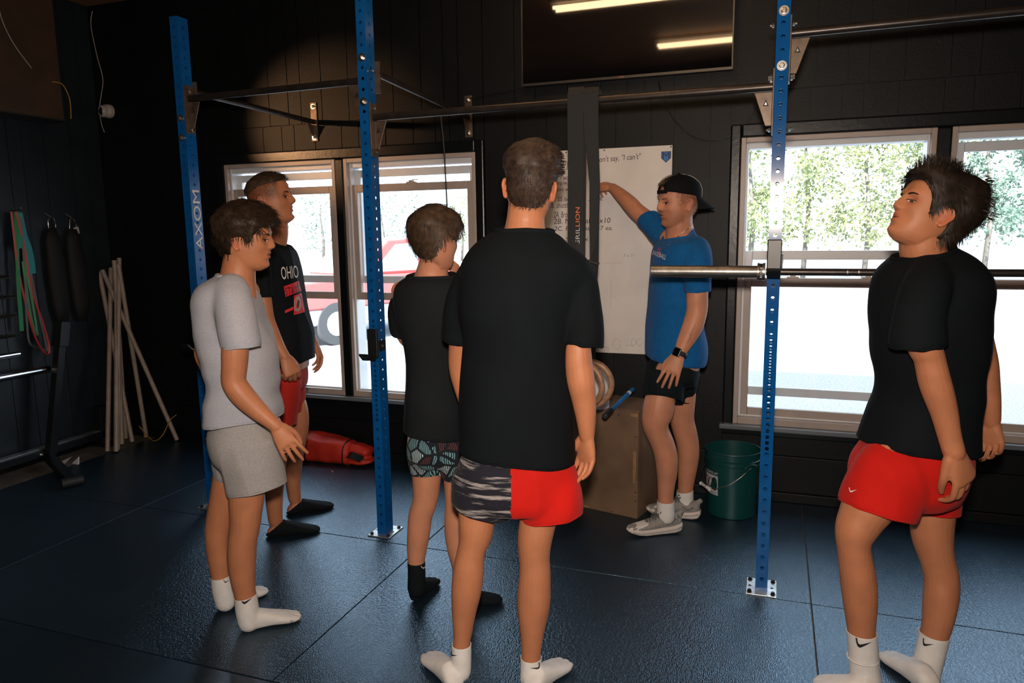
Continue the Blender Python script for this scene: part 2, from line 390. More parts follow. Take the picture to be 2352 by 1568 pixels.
def hexbolt(c, n, s=1., washer=True, par=None, name='bolt'):
    n = nrm(n); m = MB()
    if washer: m.lathe(c, [(.0165*s, 0), (.0165*s, .003)], n, 20)
    m.lathe(np.asarray(c)+n*.003, [(.0095*s, 0), (.0095*s, .008*s), (.007*s, .0095*s)], n, 6); m.lathe(np.asarray(c)+n*.0125*s, [(.005*s, 0), (.005*s, .007*s)], n, 8)
    return m.build(name, M['zinc'], par)
for i, (x, y, zt) in enumerate(UPX):
    m = MB(); zz = [Z0+k*IN*2 for k in range(52)]
    holed_face(m, (x, y, .006), (1,0,0), (0,-1,0), .05, HOLES, zt, .0082); holed_face(m, (x, y+.076, .006), (1,0,0), (0,1,0), .05, HOLES, zt, .0082)
    holed_face(m, (x+.025, y+.038, .006), (0,1,0), (1,0,0), .076, zz, zt, .0082)
    m.add([(x-.025,y,.006),(x-.025,y+.076,.006),(x-.025,y+.076,zt+.006),(x-.025,y,zt+.006)], [(0,1,2,3)])
    m.add([(x-.025,y,zt+.006),(x+.025,y,zt+.006),(x+.025,y+.076,zt+.006),(x-.025,y+.076,zt+.006)], [(0,1,2,3)])
    me = bpy.data.meshes.new('upright'); me.from_pydata(m.v, [], m.f); bm = bmesh.new(); bm.from_mesh(me); bmesh.ops.remove_doubles(bm, verts=bm.verts, dist=1e-5); bm.to_mesh(me); bm.free()
    up = link('upright', me, M['blue'], rack)
    m = MB(); m.box((x-.0635, y-.038, 0), (x+.0635, y+.118, .006)); m.build('base_plate', M['plate'], up, bevel=.002)
    for sx in (-1, 1):   # cut-out triangles of the base plate
        m = MB(); cx = x+sx*.046; p = [(cx-.007, y+.03, .0066), (cx+.007, y+.04, .0066), (cx-.007, y+.05, .0066)]; m.prism(p, (0,0,.0004)); m.build('plate_mark', M['print_black'], up)
    for sx in (-1, 1):
        for yy in (y-.018, y+.098):
            m = MB(); m.lathe((x+sx*.048, yy, .006), [(.0105,0),(.0105,.002),(.008,.002),(.008,.010),(.006,.012)], (0,0,1), 8); m.build('anchor_bolt', M['blk'], up)
# front-face bolts: heights read on the uprights
for ui, ks in ((0, (84, 80)), (1, (92, 84)), (2, (92, 84))):
    x, y, _ = UPX[ui]
    for k in ks: hexbolt((x, y, Z0+k*IN), (0,-1,0), 1.15, True, rack)
# pull-up bars with gusseted end brackets
def gusset(x, y, zb, sx, up_=False):
    m = MB(); z0, z1 = zb-.185, zb+.065
    m.box((x, y+.004, z0), (x+sx*.006, y+.070, z1))
    p = [(x+sx*.006, y+.037, zb-.02), (x+sx*.075, y+.037, zb-.02), (x+sx*.03, y+.037, z0+.035), (x+sx*.006, y+.037, z0+.035)]
    m.prism([np.array(q)-np.array((0,.004,0)) for q in p], (0, .008, 0)); b = m.build('bracket', M['bracket'], rack, bevel=.0015)
    m = MB(); c = np.array((x+sx*.030, y+.0325, zb-.062)); w = .012    # the stamped triangle
    tri = [c+np.array((-w,0,-w)), c+np.array((w,0,-w)), c+np.array((0,0,w*1.1))]
    m.prism(tri, (0,-.0008,0)); m.build('stamp', M['print_black'], b)
    m = MB(); m.prism([c+(t-c)*.42+np.array((0,-.0009,-.002)) for t in tri], (0,-.0006,0)); m.build('stamp_fill', M['zinc'], b)
    for z in (z1-.028, z0+.018): hexbolt((x+sx*.006, y+.037, z), (sx,0,0), .95, False, b); hexbolt((x-sx*.056, y+.037, z), (-sx,0,0), .95, False, b)
def pullbar(i, j, z):
    x0, y0, _ = UPX[i]; x1, y1, _ = UPX[j]; m = MB()
    m.cyl((x0+.03, y0+.037, z), (x1-.03, y1+.037, z), .017, n=18); m.build('pull_up_bar', M['bar'], rack, smooth=True, auto=True)
    gusset(x0+.025, y0, z, 1); gusset(x1-.025, y1, z, -1)
pullbar(0, 1, 2.292); pullbar(1, 2, 2.118); pullbar(2, 3, 2.312)
for i, z in ((0, 2.335), (1, 2.335), (3, 2.335)):     # braces back to the wall
    x, y, _ = UPX[i]; xw = {0: -2.938, 1: -1.818, 3: 1.9}[i]; zw = {0: 2.305, 1: 2.27, 3: 2.27}[i]
    m = MB(); m.cyl((x+.02, y+.08, z), (xw, YW-.012, zw), .016, n=14); m.build('brace_bar', M['bar'], rack, smooth=True, auto=True)
    m = MB(); m.box((x-.004, y+.076, z-.1), (x+.05, y+.082, z+.05)); m.build('brace_plate', M['bracket'], rack)
    m = MB(); m.box((xw-.024, YW-.008, zw-.125), (xw+.024, YW, zw+.125))
    m.prism([(xw-.004, YW-.008, zw-.02), (xw-.004, YW-.085, zw-.02), (xw-.004, YW-.03, zw-.095), (xw-.004, YW-.008, zw-.095)], (.008,0,0))
    wb = m.build('wall_bracket', M['bracket'], rack, bevel=.001)
    for dz in (.10, -.10): hexbolt((xw, YW-.008, zw+dz), (0,-1,0), 1.1, True, wb)
# AXOM decal on the left upright
x, y, _ = UPX[0]
text('AXOM', (x+.0253, y+.066, 1.485), (0,0,1), (0,-1,0), M['print_white'], rack, name='axom_decal', w=.325, h=.052)
m = MB(); rr = random.Random(5)
for k in range(26):
    z = 1.50+k*.0062; yy = y+.016+rr.random()*.05; m.box((x+.0254, yy, z), (x+.0262, yy+rr.uniform(.003,.007), z+rr.uniform(.003,.007)))
tag(m.build('decal_wear', M['blue'], rack), kind='stuff')
m = MB(); m.box((x+.0254, y+.058, 1.487), (x+.0262, y+.066, 1.5)); m.build('decal_red_tip', M['print_red'], rack)

# J-cups
def jcup(i, z, label, w=.052):
    x, y, _ = UPX[i]; t = empty('j_cup', (x, y, z)); tag(t, label, 'hook', 'barbell hooks on the rack uprights')
    m = MB(); m.box((x-w/2-.002, y-.018, z), (x+w/2+.002, y-.001, z+.145)); m.build('pad', M['blk'], t, bevel=.004)
    m = MB(); m.strip([(x, y-.006, z+.004), (x, y-.04, z-.004), (x, y-.072, z-.002), (x, y-.098, z+.022), (x, y-.104, z+.03)], (w/2,0,0), .009); m.build('hook', M['blk'], t, bevel=.002)
    m = MB(); m.box((x+.0265, y-.012, z+.03), (x+.033, y+.062, z+.085)); m.build('side_plate', M['blk'], t, bevel=.002)
    m = MB(); m.cyl((x+.034, y+.03, z+.055), (x+.036, y+.03, z+.055), .008, n=12); m.build('pin', M['zinc'], t)
jcup(0, .945, 'black barbell hook on the upright lettered AXOM')
jcup(1, .945, 'empty black barbell hook on the upright between the two left windows')
jcup(2, 1.372, 'black barbell hook holding the end of the barbell')
jcup(3, 1.372, 'black barbell hook holding the far end of the barbell')

# barbell
by, bz = UPX[2][1]-.058, 1.39
bb = empty('barbell', (0, by, bz)); tag(bb, 'long steel barbell racked across the blue uprights without plates', 'barbell')
for s, xe in ((1, -.487), (-1, 2.37)):
    m = MB(); m.lathe((xe, by, bz), [(.021,0),(.0245,.003),(.0245,.425)], (s,0,0), 28); m.build('sleeve', M['sleeve'], bb, smooth=True, auto=True)
    m = MB(); m.lathe((xe+s*.424, by, bz), [(.025,0),(.036,.001),(.036,.008),(.033,.009),(.033,.021),(.036,.022),(.036,.03),(.02,.031)], (s,0,0), 28); c = m.build('collar', M['sleeve'], bb, smooth=True, auto=True)
    m = MB(); m.lathe((xe+s*.4338, by, bz), [(.0334,0),(.0334,.0105)], (s,0,0), 28); m.build('collar_band', M['blk'], c)
    if s == 1: text('ROGUE', (xe+.4445, by-.0338, bz-.022), (0,0,1), (-1,0,0), M['print_white'], c, h=.009, w=.042)
m = MB(); m.cyl((-.03, by, bz), (1.92, by, bz), .0142, n=20); m.build('shaft', M['bar'], bb, smooth=True, auto=True)
for xx in (.265, .305): m = MB(); m.lathe((xx, by, bz), [(.0146,0),(.0146,.005)], (1,0,0), 20); m.build('knurl_mark', M['sleeve'], bb)

# ------------------------------------------------------------------ straps and rings on the middle pull-up bar
def stretch_strap(label, path, hw, letters=None):
    t = empty('hanging_strap', path[-1]); tag(t, label, 'strap')
    m = MB(); m.strip(path, hw, .004); m.build('webbing', M['web'], t)
    return t
zb = 2.118; yb = 3.22
def wyl(x, y): return wy(x, y, 3.2)
A = [wyl(1322,205)+np.array((0,.02,.0)), wyl(1322,215), wyl(1322,300), wyl(1323,400), wyl(1322,520), wyl(1321,620), wyl(1327,700), wyl(1332,835)]
hwA = [np.array((.036,.0,0))]*5+[np.array((.034,.006,0)), np.array((.026,.01,0)), np.array((.016,.012,0))]
ta = stretch_strap('wide black strap lettered in grey and orange hanging from pull-up bar', A, hwA)
m = MB(); m.strip([p+np.array((0,.045,0)) for p in A[:6]], [h*.97 for h in hwA[:6]], .004); m.lathe(((A[0]+A[1])/2+np.array((0,.02,0)))-np.array((.036,0,0)), [(.024,0),(.024,.072)], (1,0,0), 18, False); m.build('back_loop', M['web'], ta)
p0 = wyl(1326, 559); p1 = wyl(1326, 522); p2 = wyl(1326, 478)
text('SRIL', p0+np.array((.012,-.0035,0)), (0,0,1), (-1,0,0), M['print_grey'], ta, w=float(p1[2]-p0[2]), h=.019)
text('LION', p1+np.array((.012,-.0035,.004)), (0,0,1), (-1,0,0), M['print_orange'], ta, w=float(p2[2]-p1[2]), h=.019)
B = [wyl(1357,205)+np.array((0,.02,0)), wyl(1357,215), wyl(1358,300), wyl(1366,420), wyl(1365,520), wyl(1365,600), wyl(1362,680), wyl(1363,760), wyl(1361,830)]
hwB = [np.array((.033,0,0)), np.array((.033,0,0)), np.array((.031,0,0)), np.array((.021,.01,0)), np.array((.019,.01,0)), np.array((.016,.012,0)), np.array((.011,.014,0)), np.array((.009,.014,0)), np.array((.010,.014,0))]
tb = stretch_strap('narrow black strap with a buckle hanging from pull-up bar', B, hwB)
m = MB(); m.bar(wyl(1352,598)+np.array((0,-.012,0)), wyl(1377,606)+np.array((0,-.012,0)), .016, .012); m.build('buckle', M['blk'], tb, bevel=.002)
m = MB(); m.strip([p+np.array((-.012,.045,0)) for p in B[:7]], [h*.9 for h in hwB[:7]], .004); m.lathe(((B[0]+B[1])/2+np.array((0,.02,0)))-np.array((.033,0,0)), [(.024,0),(.024,.066)], (1,0,0), 18, False); m.build('back_loop', M['web'], tb)
def gym_ring(c, lab, tilt):
    m = MB(); pts = []
    for a in np.linspace(0, 2*math.pi, 40, endpoint=False):
        pts.append(c+np.array((math.cos(tilt)*math.cos(a), math.sin(tilt)*math.cos(a), math.sin(a)))*.103)
    m.tube(pts, .0145, 12, True, ref=(0,1,0)); o = m.build('gymnastic_ring', M['wood'], base=c-np.array((0,0,.118)), smooth=True); tag(o, lab, 'gym ring', 'wooden rings on the straps'); return o
gym_ring(wyl(1352,881), 'wooden gymnastic ring looped on the narrow black strap', .12)
gym_ring(wy(1333,884,3.165), 'wooden gymnastic ring looped on the wide lettered strap', -.1)

# ------------------------------------------------------------------ television
tz0, tz1, tx0, tx1, ty = 2.408, 3.10, -1.441, -.248, 4.262
tv = empty('television', ((tx0+tx1)/2, ty, tz0)); tag(tv, 'black flat screen television mounted high on the dark wall above the whiteboard', 'television')
M['screen'] = mat('tv_screen', (.003,.003,.004), .035, spec=.9)
M['bezel'] = mat('tv_bezel', (.09,.085,.08), .3, metal=.7)
m = MB(); m.box((tx0, ty+.006, tz0), (tx1, ty+.045, tz1)); m.build('case', M['blk'], tv, bevel=.004)
m = MB(); m.box((tx0+.006, ty, tz0+.014), (tx1-.006, ty+.008, tz1-.006)); m.build('screen', M['screen'], tv)
m = MB(); frame_rect(m, tx0-.001, tx1+.001, tz0-.001, tz1+.001, .007, .014, .007, ty-.003, ty+.008); m.build('bezel', M['bezel'], tv)
m = MB(); m.box((tx0+.3, ty+.045, tz0+.2), (tx1-.3, YW, tz1-.2)); m.build('wall_mount', M['blk'], tv)
c = (tx0+tx1)/2
text('LG', (c-.004, ty-.0035, tz0+.003), (1,0,0), (0,0,1), M['print_grey'], tv, h=.008)
m = MB(); m.lathe((c-.012, ty-.0036, tz0+.007), [(.005,0),(.005,.0005)], (0,-1,0), 14); m.build('logo_dot', M['print_red'], tv)
def cable(label, pts, r=.003, mt='blk', name='cable'):
    P = [np.asarray(p,float) for p in pts]; out = []
    for i in range(len(P)-1):
        a, b, c_, d = P[max(i-1,0)], P[i], P[i+1], P[min(i+2,len(P)-1)]
        for t in np.linspace(0, 1, 7, endpoint=False):
            out.append(.5*((2*b)+(-a+c_)*t+(2*a-5*b+4*c_-d)*t*t+(-a+3*b-3*c_+d)*t**3))
    out.append(P[-1]); m = MB(); m.tube(out, r, 6); o = m.build(name, M[mt], base=tuple(P[-1]), smooth=True); tag(o, label, 'cable'); return o
w_ = lambda x, y, dy=.012: wy(x, y, YW-dy)
cable('black power cable drooping from under the television to the window casing', [w_(1512,185,.06), w_(1520,215), w_(1545,270), w_(1590,312), w_(1640,322), w_(1690,305), w_(1725,265), w_(1735,240)], .0035)
cable('thin black cable running along the wall left of the television', [w_(1200,202,.03), w_(1160,212), w_(1120,217), w_(1080,226)], .003)
cable('thin black cord hanging down in front of a window from pull-up bar', [wy(1012,262,3.30), wy(1019,330,3.30), wy(1023,400,3.30), wy(1027,482,3.30), wy(1030,600,3.30)], .0035, 'rub')

# ------------------------------------------------------------------ whiteboard
wx0, wx1, wz0, wz1, wyy = -1.40, -.568, .826, 2.035, YW-.008
m = MB(); m.box((wx0, wyy, wz0), (wx1, YW, wz1)); wbd = m.build('whiteboard', M['wboard'], base=((wx0+wx1)/2, YW, wz0)); tag(wbd, 'tall whiteboard covered with a handwritten workout list', 'whiteboard')
def wpt(x, y): return wy(x, y, wyy-.0002)
def hand(s, px, py, hpx, wpx=None, mt='ink', sh=.12, tilt=0.):
    a = wpt(px, py); b = wpt(px, py-hpx); h = float(b[2]-a[2]); w = None
    if wpx: w = float(wpt(px+wpx, py)[0]-a[0])
    text(s, a, (1,0,tilt), (0,-0.,1), M[mt], wbd, h=h, w=w, shear=sh, ext=.0004, name='writing')
hand('7/17', 1290, 387, 17, 24, sh=.25)
m = MB(); m.bar(wpt(1285,392), wpt(1316,385), .0008, .003); m.build('writing', M['ink'], wbd)
hand('up', 1288, 404, 10, 10); hand('- walk', 1286, 414, 12, 30); hand('jump work.', 1272, 428, 12, 44); hand('joint work', 1276, 442, 11, 44)
hand('1A. SS iso', 1262, 463, 11, 47); hand('1B. shuttle', 1262, 478, 12, 47); hand('2A. Broad', 1272, 500, 14, 41); hand('2B. Med  ball  3x10', 1272, 514, 12, 130); hand('2C. PVC  pass  x7 ea.', 1273, 533, 13, 134)
hand('3A. Skips  x 2', 1273, 557, 12, 90); hand('3B. 44 jumps', 1274, 572, 10, 70)
hand('Don\'t say, "I can\'t"', 1366, 377, 17, 106, tilt=.03); hand('3x ea.', 1352, 461, 11, 33)
def scribble(pts, mt='inkfade', r=.0012):
    m = MB(); m.tube([wpt(*p) for p in pts], r, 5, flat=.4, ref=(0,1,0)); m.build('smudge', M[mt], wbd)
scribble([(1416+9*math.cos(t), 790+12*math.sin(t)) for t in np.linspace(0, 6.1, 22)]); scribble([(1462+12*math.cos(t), 786+9*math.sin(2*t)) for t in np.linspace(0, 5.6, 26)])
scribble([(1438,793),(1446,794),(1455,792)]); scribble([(1372,800),(1385,797),(1397,797),(1398,812)]); scribble([(1403,640),(1404,675),(1402,708)], r=.0008); scribble([(1405,675),(1420,690)], r=.0007); scribble([(1385,604),(1432,603)], r=.0007)
hand('3 x 11', 1432, 590, 8, 24, 'inkfade')
# logo badge: pentagon with an M
def badge(sc, mt, dy):
    c = wpt(1530, 360); q = [(-.5,.5),(.5,.5),(.5,-.12),(0,-.55),(-.5,-.12)]
    m = MB(); m.prism([c+np.array((x*.055*sc, -dy, z*.06*sc)) for x, z in q], (0,-.0004,0)); m.build('badge', M[mt], wbd)
M['badge_blue'] = mat('badge_blue', (.01,.13,.42), .5)
badge(1., 'print_black', .0004); badge(.86, 'badge_blue', .0009)
c = wpt(1530, 360); text('M', c+np.array((-.019,-.0016,-.013)), (1,0,0), (0,0,1), M['print_black'], wbd, w=.038, h=.036)
for x, y in ((1388,345), (1541,337), (1300,350)):
    m = MB(); m.lathe(wpt(x,y), [(.0045,0),(.0035,.002)], (0,-1,0), 10); m.build('screw', M['blk'], wbd)
# ================================================================== plywood box and what stands on it
def voxel(mb, name, vox, it=6, fac=.5, dec=0):
    me = mb.mesh(name); o = bpy.data.objects.new(name, me); COL.objects.link(o)
    r = o.modifiers.new('r', 'REMESH'); r.mode = 'VOXEL'; r.voxel_size = vox
    if it: s = o.modifiers.new('s', 'SMOOTH'); s.factor = fac; s.iterations = it
    if dec: d = o.modifiers.new('d', 'DECIMATE'); d.ratio = dec
    dg = bpy.context.evaluated_depsgraph_get(); out = bpy.data.meshes.new_from_object(o.evaluated_get(dg))
    bpy.data.objects.remove(o); bpy.data.meshes.remove(me)
    out.polygons.foreach_set('use_smooth', [True]*len(out.polygons)); return out

pb0 = np.array((-.652, 3.815, 0.)); ax = nrm((-.97, .24, 0)); ay = np.array((-ax[1], ax[0], 0)); ay = ay if ay[1] > 0 else -ay   # front right corner, along front, into depth
BH, BWd, BD = .60, .76, .33
box = empty('plyo_box', pb0+ax*BWd/2+ay*BD/2); tag(box, 'scuffed plywood jump box standing by the wall under the whiteboard', 'box')
def pbp(a, d, z): return pb0+ax*a+ay*d+ZZ*z
def panel(name, a0, a1, d0, d1, z0, z1, mt):
    m = MB(); m.hull8([pbp(a0,d0,z0), pbp(a1,d0,z0), pbp(a1,d1,z0), pbp(a0,d1,z0), pbp(a0,d0,z1), pbp(a1,d0,z1), pbp(a1,d1,z1), pbp(a0,d1,z1)]); return m.build(name, mt, box, bevel=.002)
T = .018
panel('front_panel', 0, BWd, 0, T, 0, BH-.004, M['ply']); panel('back_panel', 0, BWd, BD-T, BD, 0, BH-.004, M['ply'])
panel('side_panel', 0, T, T, BD-T, 0, BH-T, M['ply']); panel('side_panel', BWd-T, BWd, T, BD-T, 0, BH-T, M['ply']); panel('top_panel', 0, BWd, T, BD-T, BH-T, BH, M['ply'])
panel('edge_tab', .012, .03, -.0012, .001, .20, .38, M['plyedge']); panel('edge_tab', .005, .045, -.0012, .001, BH-.03, BH-.012, M['plyedge']); panel('edge_tab', .3, .48, -.0012, .001, .002, .014, M['plyedge'])
for a, z in ((.012,.46),(.012,.1),(.115,BH-.03),(.15,.012),(.012,.15)):
    m = MB(); m.lathe(pbp(a, -.0005, z), [(.004,0),(.004,.0006)], -ay, 10); m.build('screw', M['blk'], box)
# blue stick with a rubber end
sa, sb = U(1388, 957, 3.66), wy(1453, 894, 4.13); sdir = nrm(sb-sa)
zt = BH+.014; sa = sa+ZZ*0; st = empty('stick', sa); tag(st, 'blue stick with a black rubber grip resting on the plywood box', 'stick')
m = MB(); m.cyl(sa+sdir*.07, sb, .0125, n=14); m.build('shaft', mat('blue_stick', (.008,.14,.42), .35), st, smooth=True, auto=True)
m = MB(); m.lathe(sa, [(.009,0),(.016,.006),(.0165,.05),(.0155,.052),(.0155,.11),(.013,.118)], sdir, 16); m.build('grip', M['rub'], st, smooth=True, auto=True)
m = MB(); m.cyl(sa+(sb-sa)*.80, sa+(sb-sa)*.87, .0129, n=14); m.build('label_band', M['white'], st, smooth=True, auto=True)
# white jug
jc = fl(1376, 936, BH); j = empty('jug', jc); tag(j, 'white plastic jug on top of the plywood box behind the rings', 'jug')
m = MB(); m.lathe(jc, [(.05,0),(.056,.006),(.056,.16),(.05,.19),(.03,.215),(.022,.22)], n=28); m.build('body', M['white'], j, smooth=True, auto=True)
m = MB(); m.lathe(jc+ZZ*.219, [(.026,0),(.026,.026),(.022,.03)], n=20); m.build('cap', M['white'], j, smooth=True, auto=True)

# ================================================================== bucket
bc = np.array((-.175, 4.085, 0)); bk = empty('bucket', bc); tag(bk, 'dark green plastic bucket with a white label and wire handle', 'bucket')
m = MB(); R0, R1, H = .131, .147, .365
prof = [(R0-.004,0),(R0,.004),(.1435,.29),(.149,.291),(.150,.297),(.1445,.299),(.1448,.313),(.1525,.315),(.1535,.322),(.146,.325),(.1475,.358),(.1515,.362),(.1505,.367),(.1455,.3665),(.140,.29),(R0-.006,.012),(0.001,.011)]
m.lathe(bc, prof, n=56); body = m.build('body', M['bucket'], bk, smooth=True, auto=True)
bdir = lambda a: np.array((math.cos(a), math.sin(a), 0.))
hang = math.radians(-50); hv = bdir(hang)
for a in (hang, hang+math.pi):
    e = bdir(a); s_ = np.array((-e[1], e[0], 0)); c = bc+e*.151+ZZ*.303; m = MB()
    m.tube([c+s_*(.04*math.cos(t))+ZZ*(.018*math.sin(t)-.008)+e*.006 for t in np.linspace(0, math.pi, 12)], .0075, 8); m.build('handle_ear', M['bucket'], bk, smooth=True)
pts = []
side = bdir(hang-math.pi/2)        # wire falls to the side that faces the coach
for t in np.linspace(0, math.pi, 24):
    w2 = bc+ZZ*.30+hv*(.156*math.cos(t))+(side*.170-ZZ*.135)*math.sin(t)**.8; pts.append(w2)
m = MB(); m.tube(pts, .0022, 6); m.build('wire_handle', M['zinc'], bk, smooth=True)
q = pts[11]; q2 = pts[13]; dq = nrm(q2-q); m = MB(); m.lathe((q+q2)/2-dq*.045, [(.011,0),(.011,.006),(.0085,.008),(.0085,.022),(.0095,.024),(.0085,.026),(.0085,.082),(.011,.084),(.011,.09)], dq, 14); m.build('handle_grip', M['white'], bk, smooth=True, auto=True)
def wrapmesh(me):        # wrap a flat x,z shape (metres along the arc) round the bucket
    c = np.empty(len(me.vertices)*3); me.vertices.foreach_get('co', c); c = c.reshape(-1,3); out = []
    for x, _, z in c:
        r = R0+(.1435-R0)*z/.29; a = LA+x/.14; out.append(bc+bdir(a)*(r+.0008)+ZZ*z)
    me.vertices.foreach_set('co', np.array(out).ravel()); me.update(); return me
def dice(me, ln=.012):
    bm = bmesh.new(); bm.from_mesh(me); bmesh.ops.triangulate(bm, faces=bm.faces)
    for _ in range(4):
        L = [e for e in bm.edges if e.calc_length() > ln]
        if not L: break
        bmesh.ops.subdivide_edges(bm, edges=L, cuts=1)
    bmesh.ops.triangulate(bm, faces=bm.faces); bm.to_mesh(me); bm.free(); return me
LA = math.radians(-119)
m = MB(); m.add([(-.20,0,.125),(0,0,.125),(0,0,.235),(-.20,0,.235)], [(0,1,2,3)]); link('label', wrapmesh(dice(m.mesh('l'))), mat('label_white', (.42,.43,.44), .5), bk)
def btext(s, x0, z0, w, h, mt, off):
    me, _ = text_mesh(s, (x0, 0, z0), (1,0,0), (0,0,1), w=w, h=h, ext=0); me.materials.clear(); me = dice(me, .015)
    me = wrapmesh(me); c = np.empty(len(me.vertices)*3); me.vertices.foreach_get('co', c); c = c.reshape(-1,3); d = c-bc; d[:,2] = 0; d /= np.linalg.norm(d, axis=1)[:,None]; c += d*off; me.vertices.foreach_set('co', c.ravel()); link('lettering', me, mt, bk)
btext("DICK'S", -.192, .150, .184, .072, M['print_black'], .0007); btext('EVERY SEASON STARTS AT', -.23, .241, .23, .014, M['white'], .0004); btext('SPORTING GOODS.', -.17, .131, .165, .011, M['print_black'], .0007)
LA = math.radians(-6); m = MB(); m.add([(0,0,.13),(.03,0,.13),(.03,0,.235),(0,0,.235)], [(0,1,2,3)]); link('label', wrapmesh(dice(m.mesh('l'))), M['white'], bk)

# ================================================================== long red bag by the wall
g = empty('duffel_bag', (-3.2, 4.2, 0)); tag(g, 'long red equipment bag lying against the foot of the wall', 'bag')
m = MB(); R = []
for x, w, h in ((-3.72,.05,.10),(-3.66,.09,.17),(-3.3,.10,.20),(-2.95,.105,.185),(-2.80,.10,.165),(-2.70,.095,.15),(-2.675,.08,.13)):
    R.append([np.array((x, 4.215+w*math.copysign(abs(math.cos(t))**.6, math.cos(t)), max(h/2+h/2*math.copysign(abs(math.sin(t))**.6, math.sin(t)), 0))) for t in np.linspace(0, 2*math.pi, 20, endpoint=False)])
m.rings(R); me = voxel(m, 'bag', .011, 5)
def puff(me, f):
    c, n = vco(me), vno(me); c += n*np.array([f(Vector(p)) for p in c])[:, None]; c[:, 2] = np.maximum(c[:, 2], .001); setco(me, c)
puff(me, lambda p: noise.noise(p*9)*.012+noise.noise(Vector((p.x*4, p.y*14, p.z*22)))*.008)
link('body', me, M['red'], g)
m = MB()
for x in (-2.70, -3.0): m.tube([np.array((x+.004*math.sin(3*t), 4.215+.108*math.copysign(abs(math.cos(t))**.6, math.cos(t)), max(.078+.082*math.copysign(abs(math.sin(t))**.6, math.sin(t)), .003))) for t in np.linspace(0, 2*math.pi, 26, endpoint=False)], .0045, 6, True)
m.build('piping', M['blk'], g, smooth=True)
m = MB(); R = []
for x, w, h, zc in ((-2.68,.075,.09,.10),(-2.62,.08,.08,.10),(-2.56,.06,.06,.085),(-2.545,.03,.03,.08)):
    R.append([np.array((x, 4.23+w*math.cos(t), zc+h/2*math.sin(t))) for t in np.linspace(0, 2*math.pi, 16, endpoint=False)])
m.rings(R); R = []
for x, w, h, zc in ((-2.68,.08,.05,.035),(-2.6,.085,.035,.03),(-2.51,.06,.02,.04)):
    R.append([np.array((x, 4.20+w*math.cos(t), zc+h/2*math.sin(t))) for t in np.linspace(0, 2*math.pi, 16, endpoint=False)])
m.rings(R); me = voxel(m, 'flap', .009, 3)
puff(me, lambda p: noise.noise(p*14)*.012)
link('end_pocket', me, M['red'], g)
m = MB(); m.strip([(-2.69,4.15,.075),(-2.64,4.13,.085),(-2.59,4.13,.07),(-2.57,4.15,.05)], (0,.02,.015), .006); m.strip([(-2.66,4.17,.06),(-2.58,4.16,.055)], (0,.01,.014), .006); m.build('carry_strap', M['blk'], g)

# washer lying on the mat
m = MB(); c = fl(763, 1083); m.tube([c+np.array((math.cos(t), math.sin(t), 0))*.010+ZZ*.0025 for t in np.linspace(0, 2*math.pi, 18, endpoint=False)], .0025, 6, True); o = m.build('washer', M['zinc'], base=c); tag(o, 'small metal washer lying on the rubber mat near the red bag', 'washer')

# ================================================================== PVC pipes leaning in the corner
PV = [((247,1038),(255,617),0),((267,1038),(268,600),1),((270,1034),(274,594),2),((280,1020),(266,612),3),((304,1015),(223,600),4),((336,1003),(272,607),5),((407,1012),(235,622),6),((289,1006),(262,598),7)]
for k, (b, t, i) in enumerate(PV):
    B = fl(*b); Tt = wy(t[0], t[1], 4.29-.012*k)
    lab = ['white PVC pipe standing nearest upright among the leaning pipes', 'white PVC pipe leaning crosswise away from the bundle in the corner'][k in (4, 6)]
    if k == 6: lab = 'white PVC pipe with its foot set farthest out from the leaning bundle'
    if k == 4: lab = 'white PVC pipe crossing in front of the upright pipes in the bundle'
    if k == 5: lab = 'white PVC pipe leaning behind the pipe set farthest out'
    if k in (0, 1, 2, 3, 7): lab = 'white PVC pipe standing in the upright bundle in the corner'
    m = MB(); d = nrm(Tt-B); u, v = frame(d); R = []
    for s_, r in ((0, .0165), (1, .0165), (1, .0135), (.985, .0135)): R.append([B+(Tt-B)*s_+(u*math.cos(a)+v*math.sin(a))*r for a in np.linspace(0, 2*math.pi, 16, endpoint=False)])
    m.rings(R); dz = min(p[2] for p in m.v[:16]); m.v = [(p[0], p[1], p[2]-dz) for p in m.v]
    o = m.build('pvc_pipe', M['pvc'], base=B, smooth=True, auto=True); tag(o, lab, 'pipe', 'PVC pipes leaning in the corner')
M['yellow'] = mat('yellow_cord', (.35,.20,.03), .6)
cable('thin yellow cord looped on the floor behind the PVC pipes', [(-4.62,4.25,.10), (-4.52,4.24,.02), (-4.42,4.2,.012), (-4.36,4.22,.06), (-4.33,4.27,.16), (-4.30,4.31,.2)], .004, 'yellow', 'cord')

# ================================================================== left wall: bar rack, bands, hooks, bench frame
xb = -4.745
for k, (px, py, r) in enumerate(((20,635,.014),(33,680,.014),(36,723,.0145),(33,769,.014),(45,812,.018),(113,846,.025))):
    e = wx(px, py, xb); t = empty('stored_barbell', e)
    lab = 'chrome bar on the horizontal wall storage rack beside the resistance bands' if k < 4 else ('thicker chrome bar on the wall rack just above the lowest bar' if k == 4 else 'thick chrome barbell on the lowest hooks of the wall rack')
    tag(t, lab, 'barbell', 'bars stored on the left wall' if k < 4 else None)
    m = MB(); m.lathe(e, [(r*.8,0),(r,.004),(r,.42)], (0,-1,0), 18); m.build('sleeve', M['chrome'], t, smooth=True, auto=True)
    m = MB(); m.cyl(e+np.array((0,-.42,0)), e+np.array((0,-1.7,0)), min(r,.0145), n=14); m.build('shaft', M['chrome'], t, smooth=True, auto=True)
hk = empty('bar_rack', (XL, 3.2, .6)); tag(hk, 'black wall rack with hooks holding the chrome bars', 'rack')
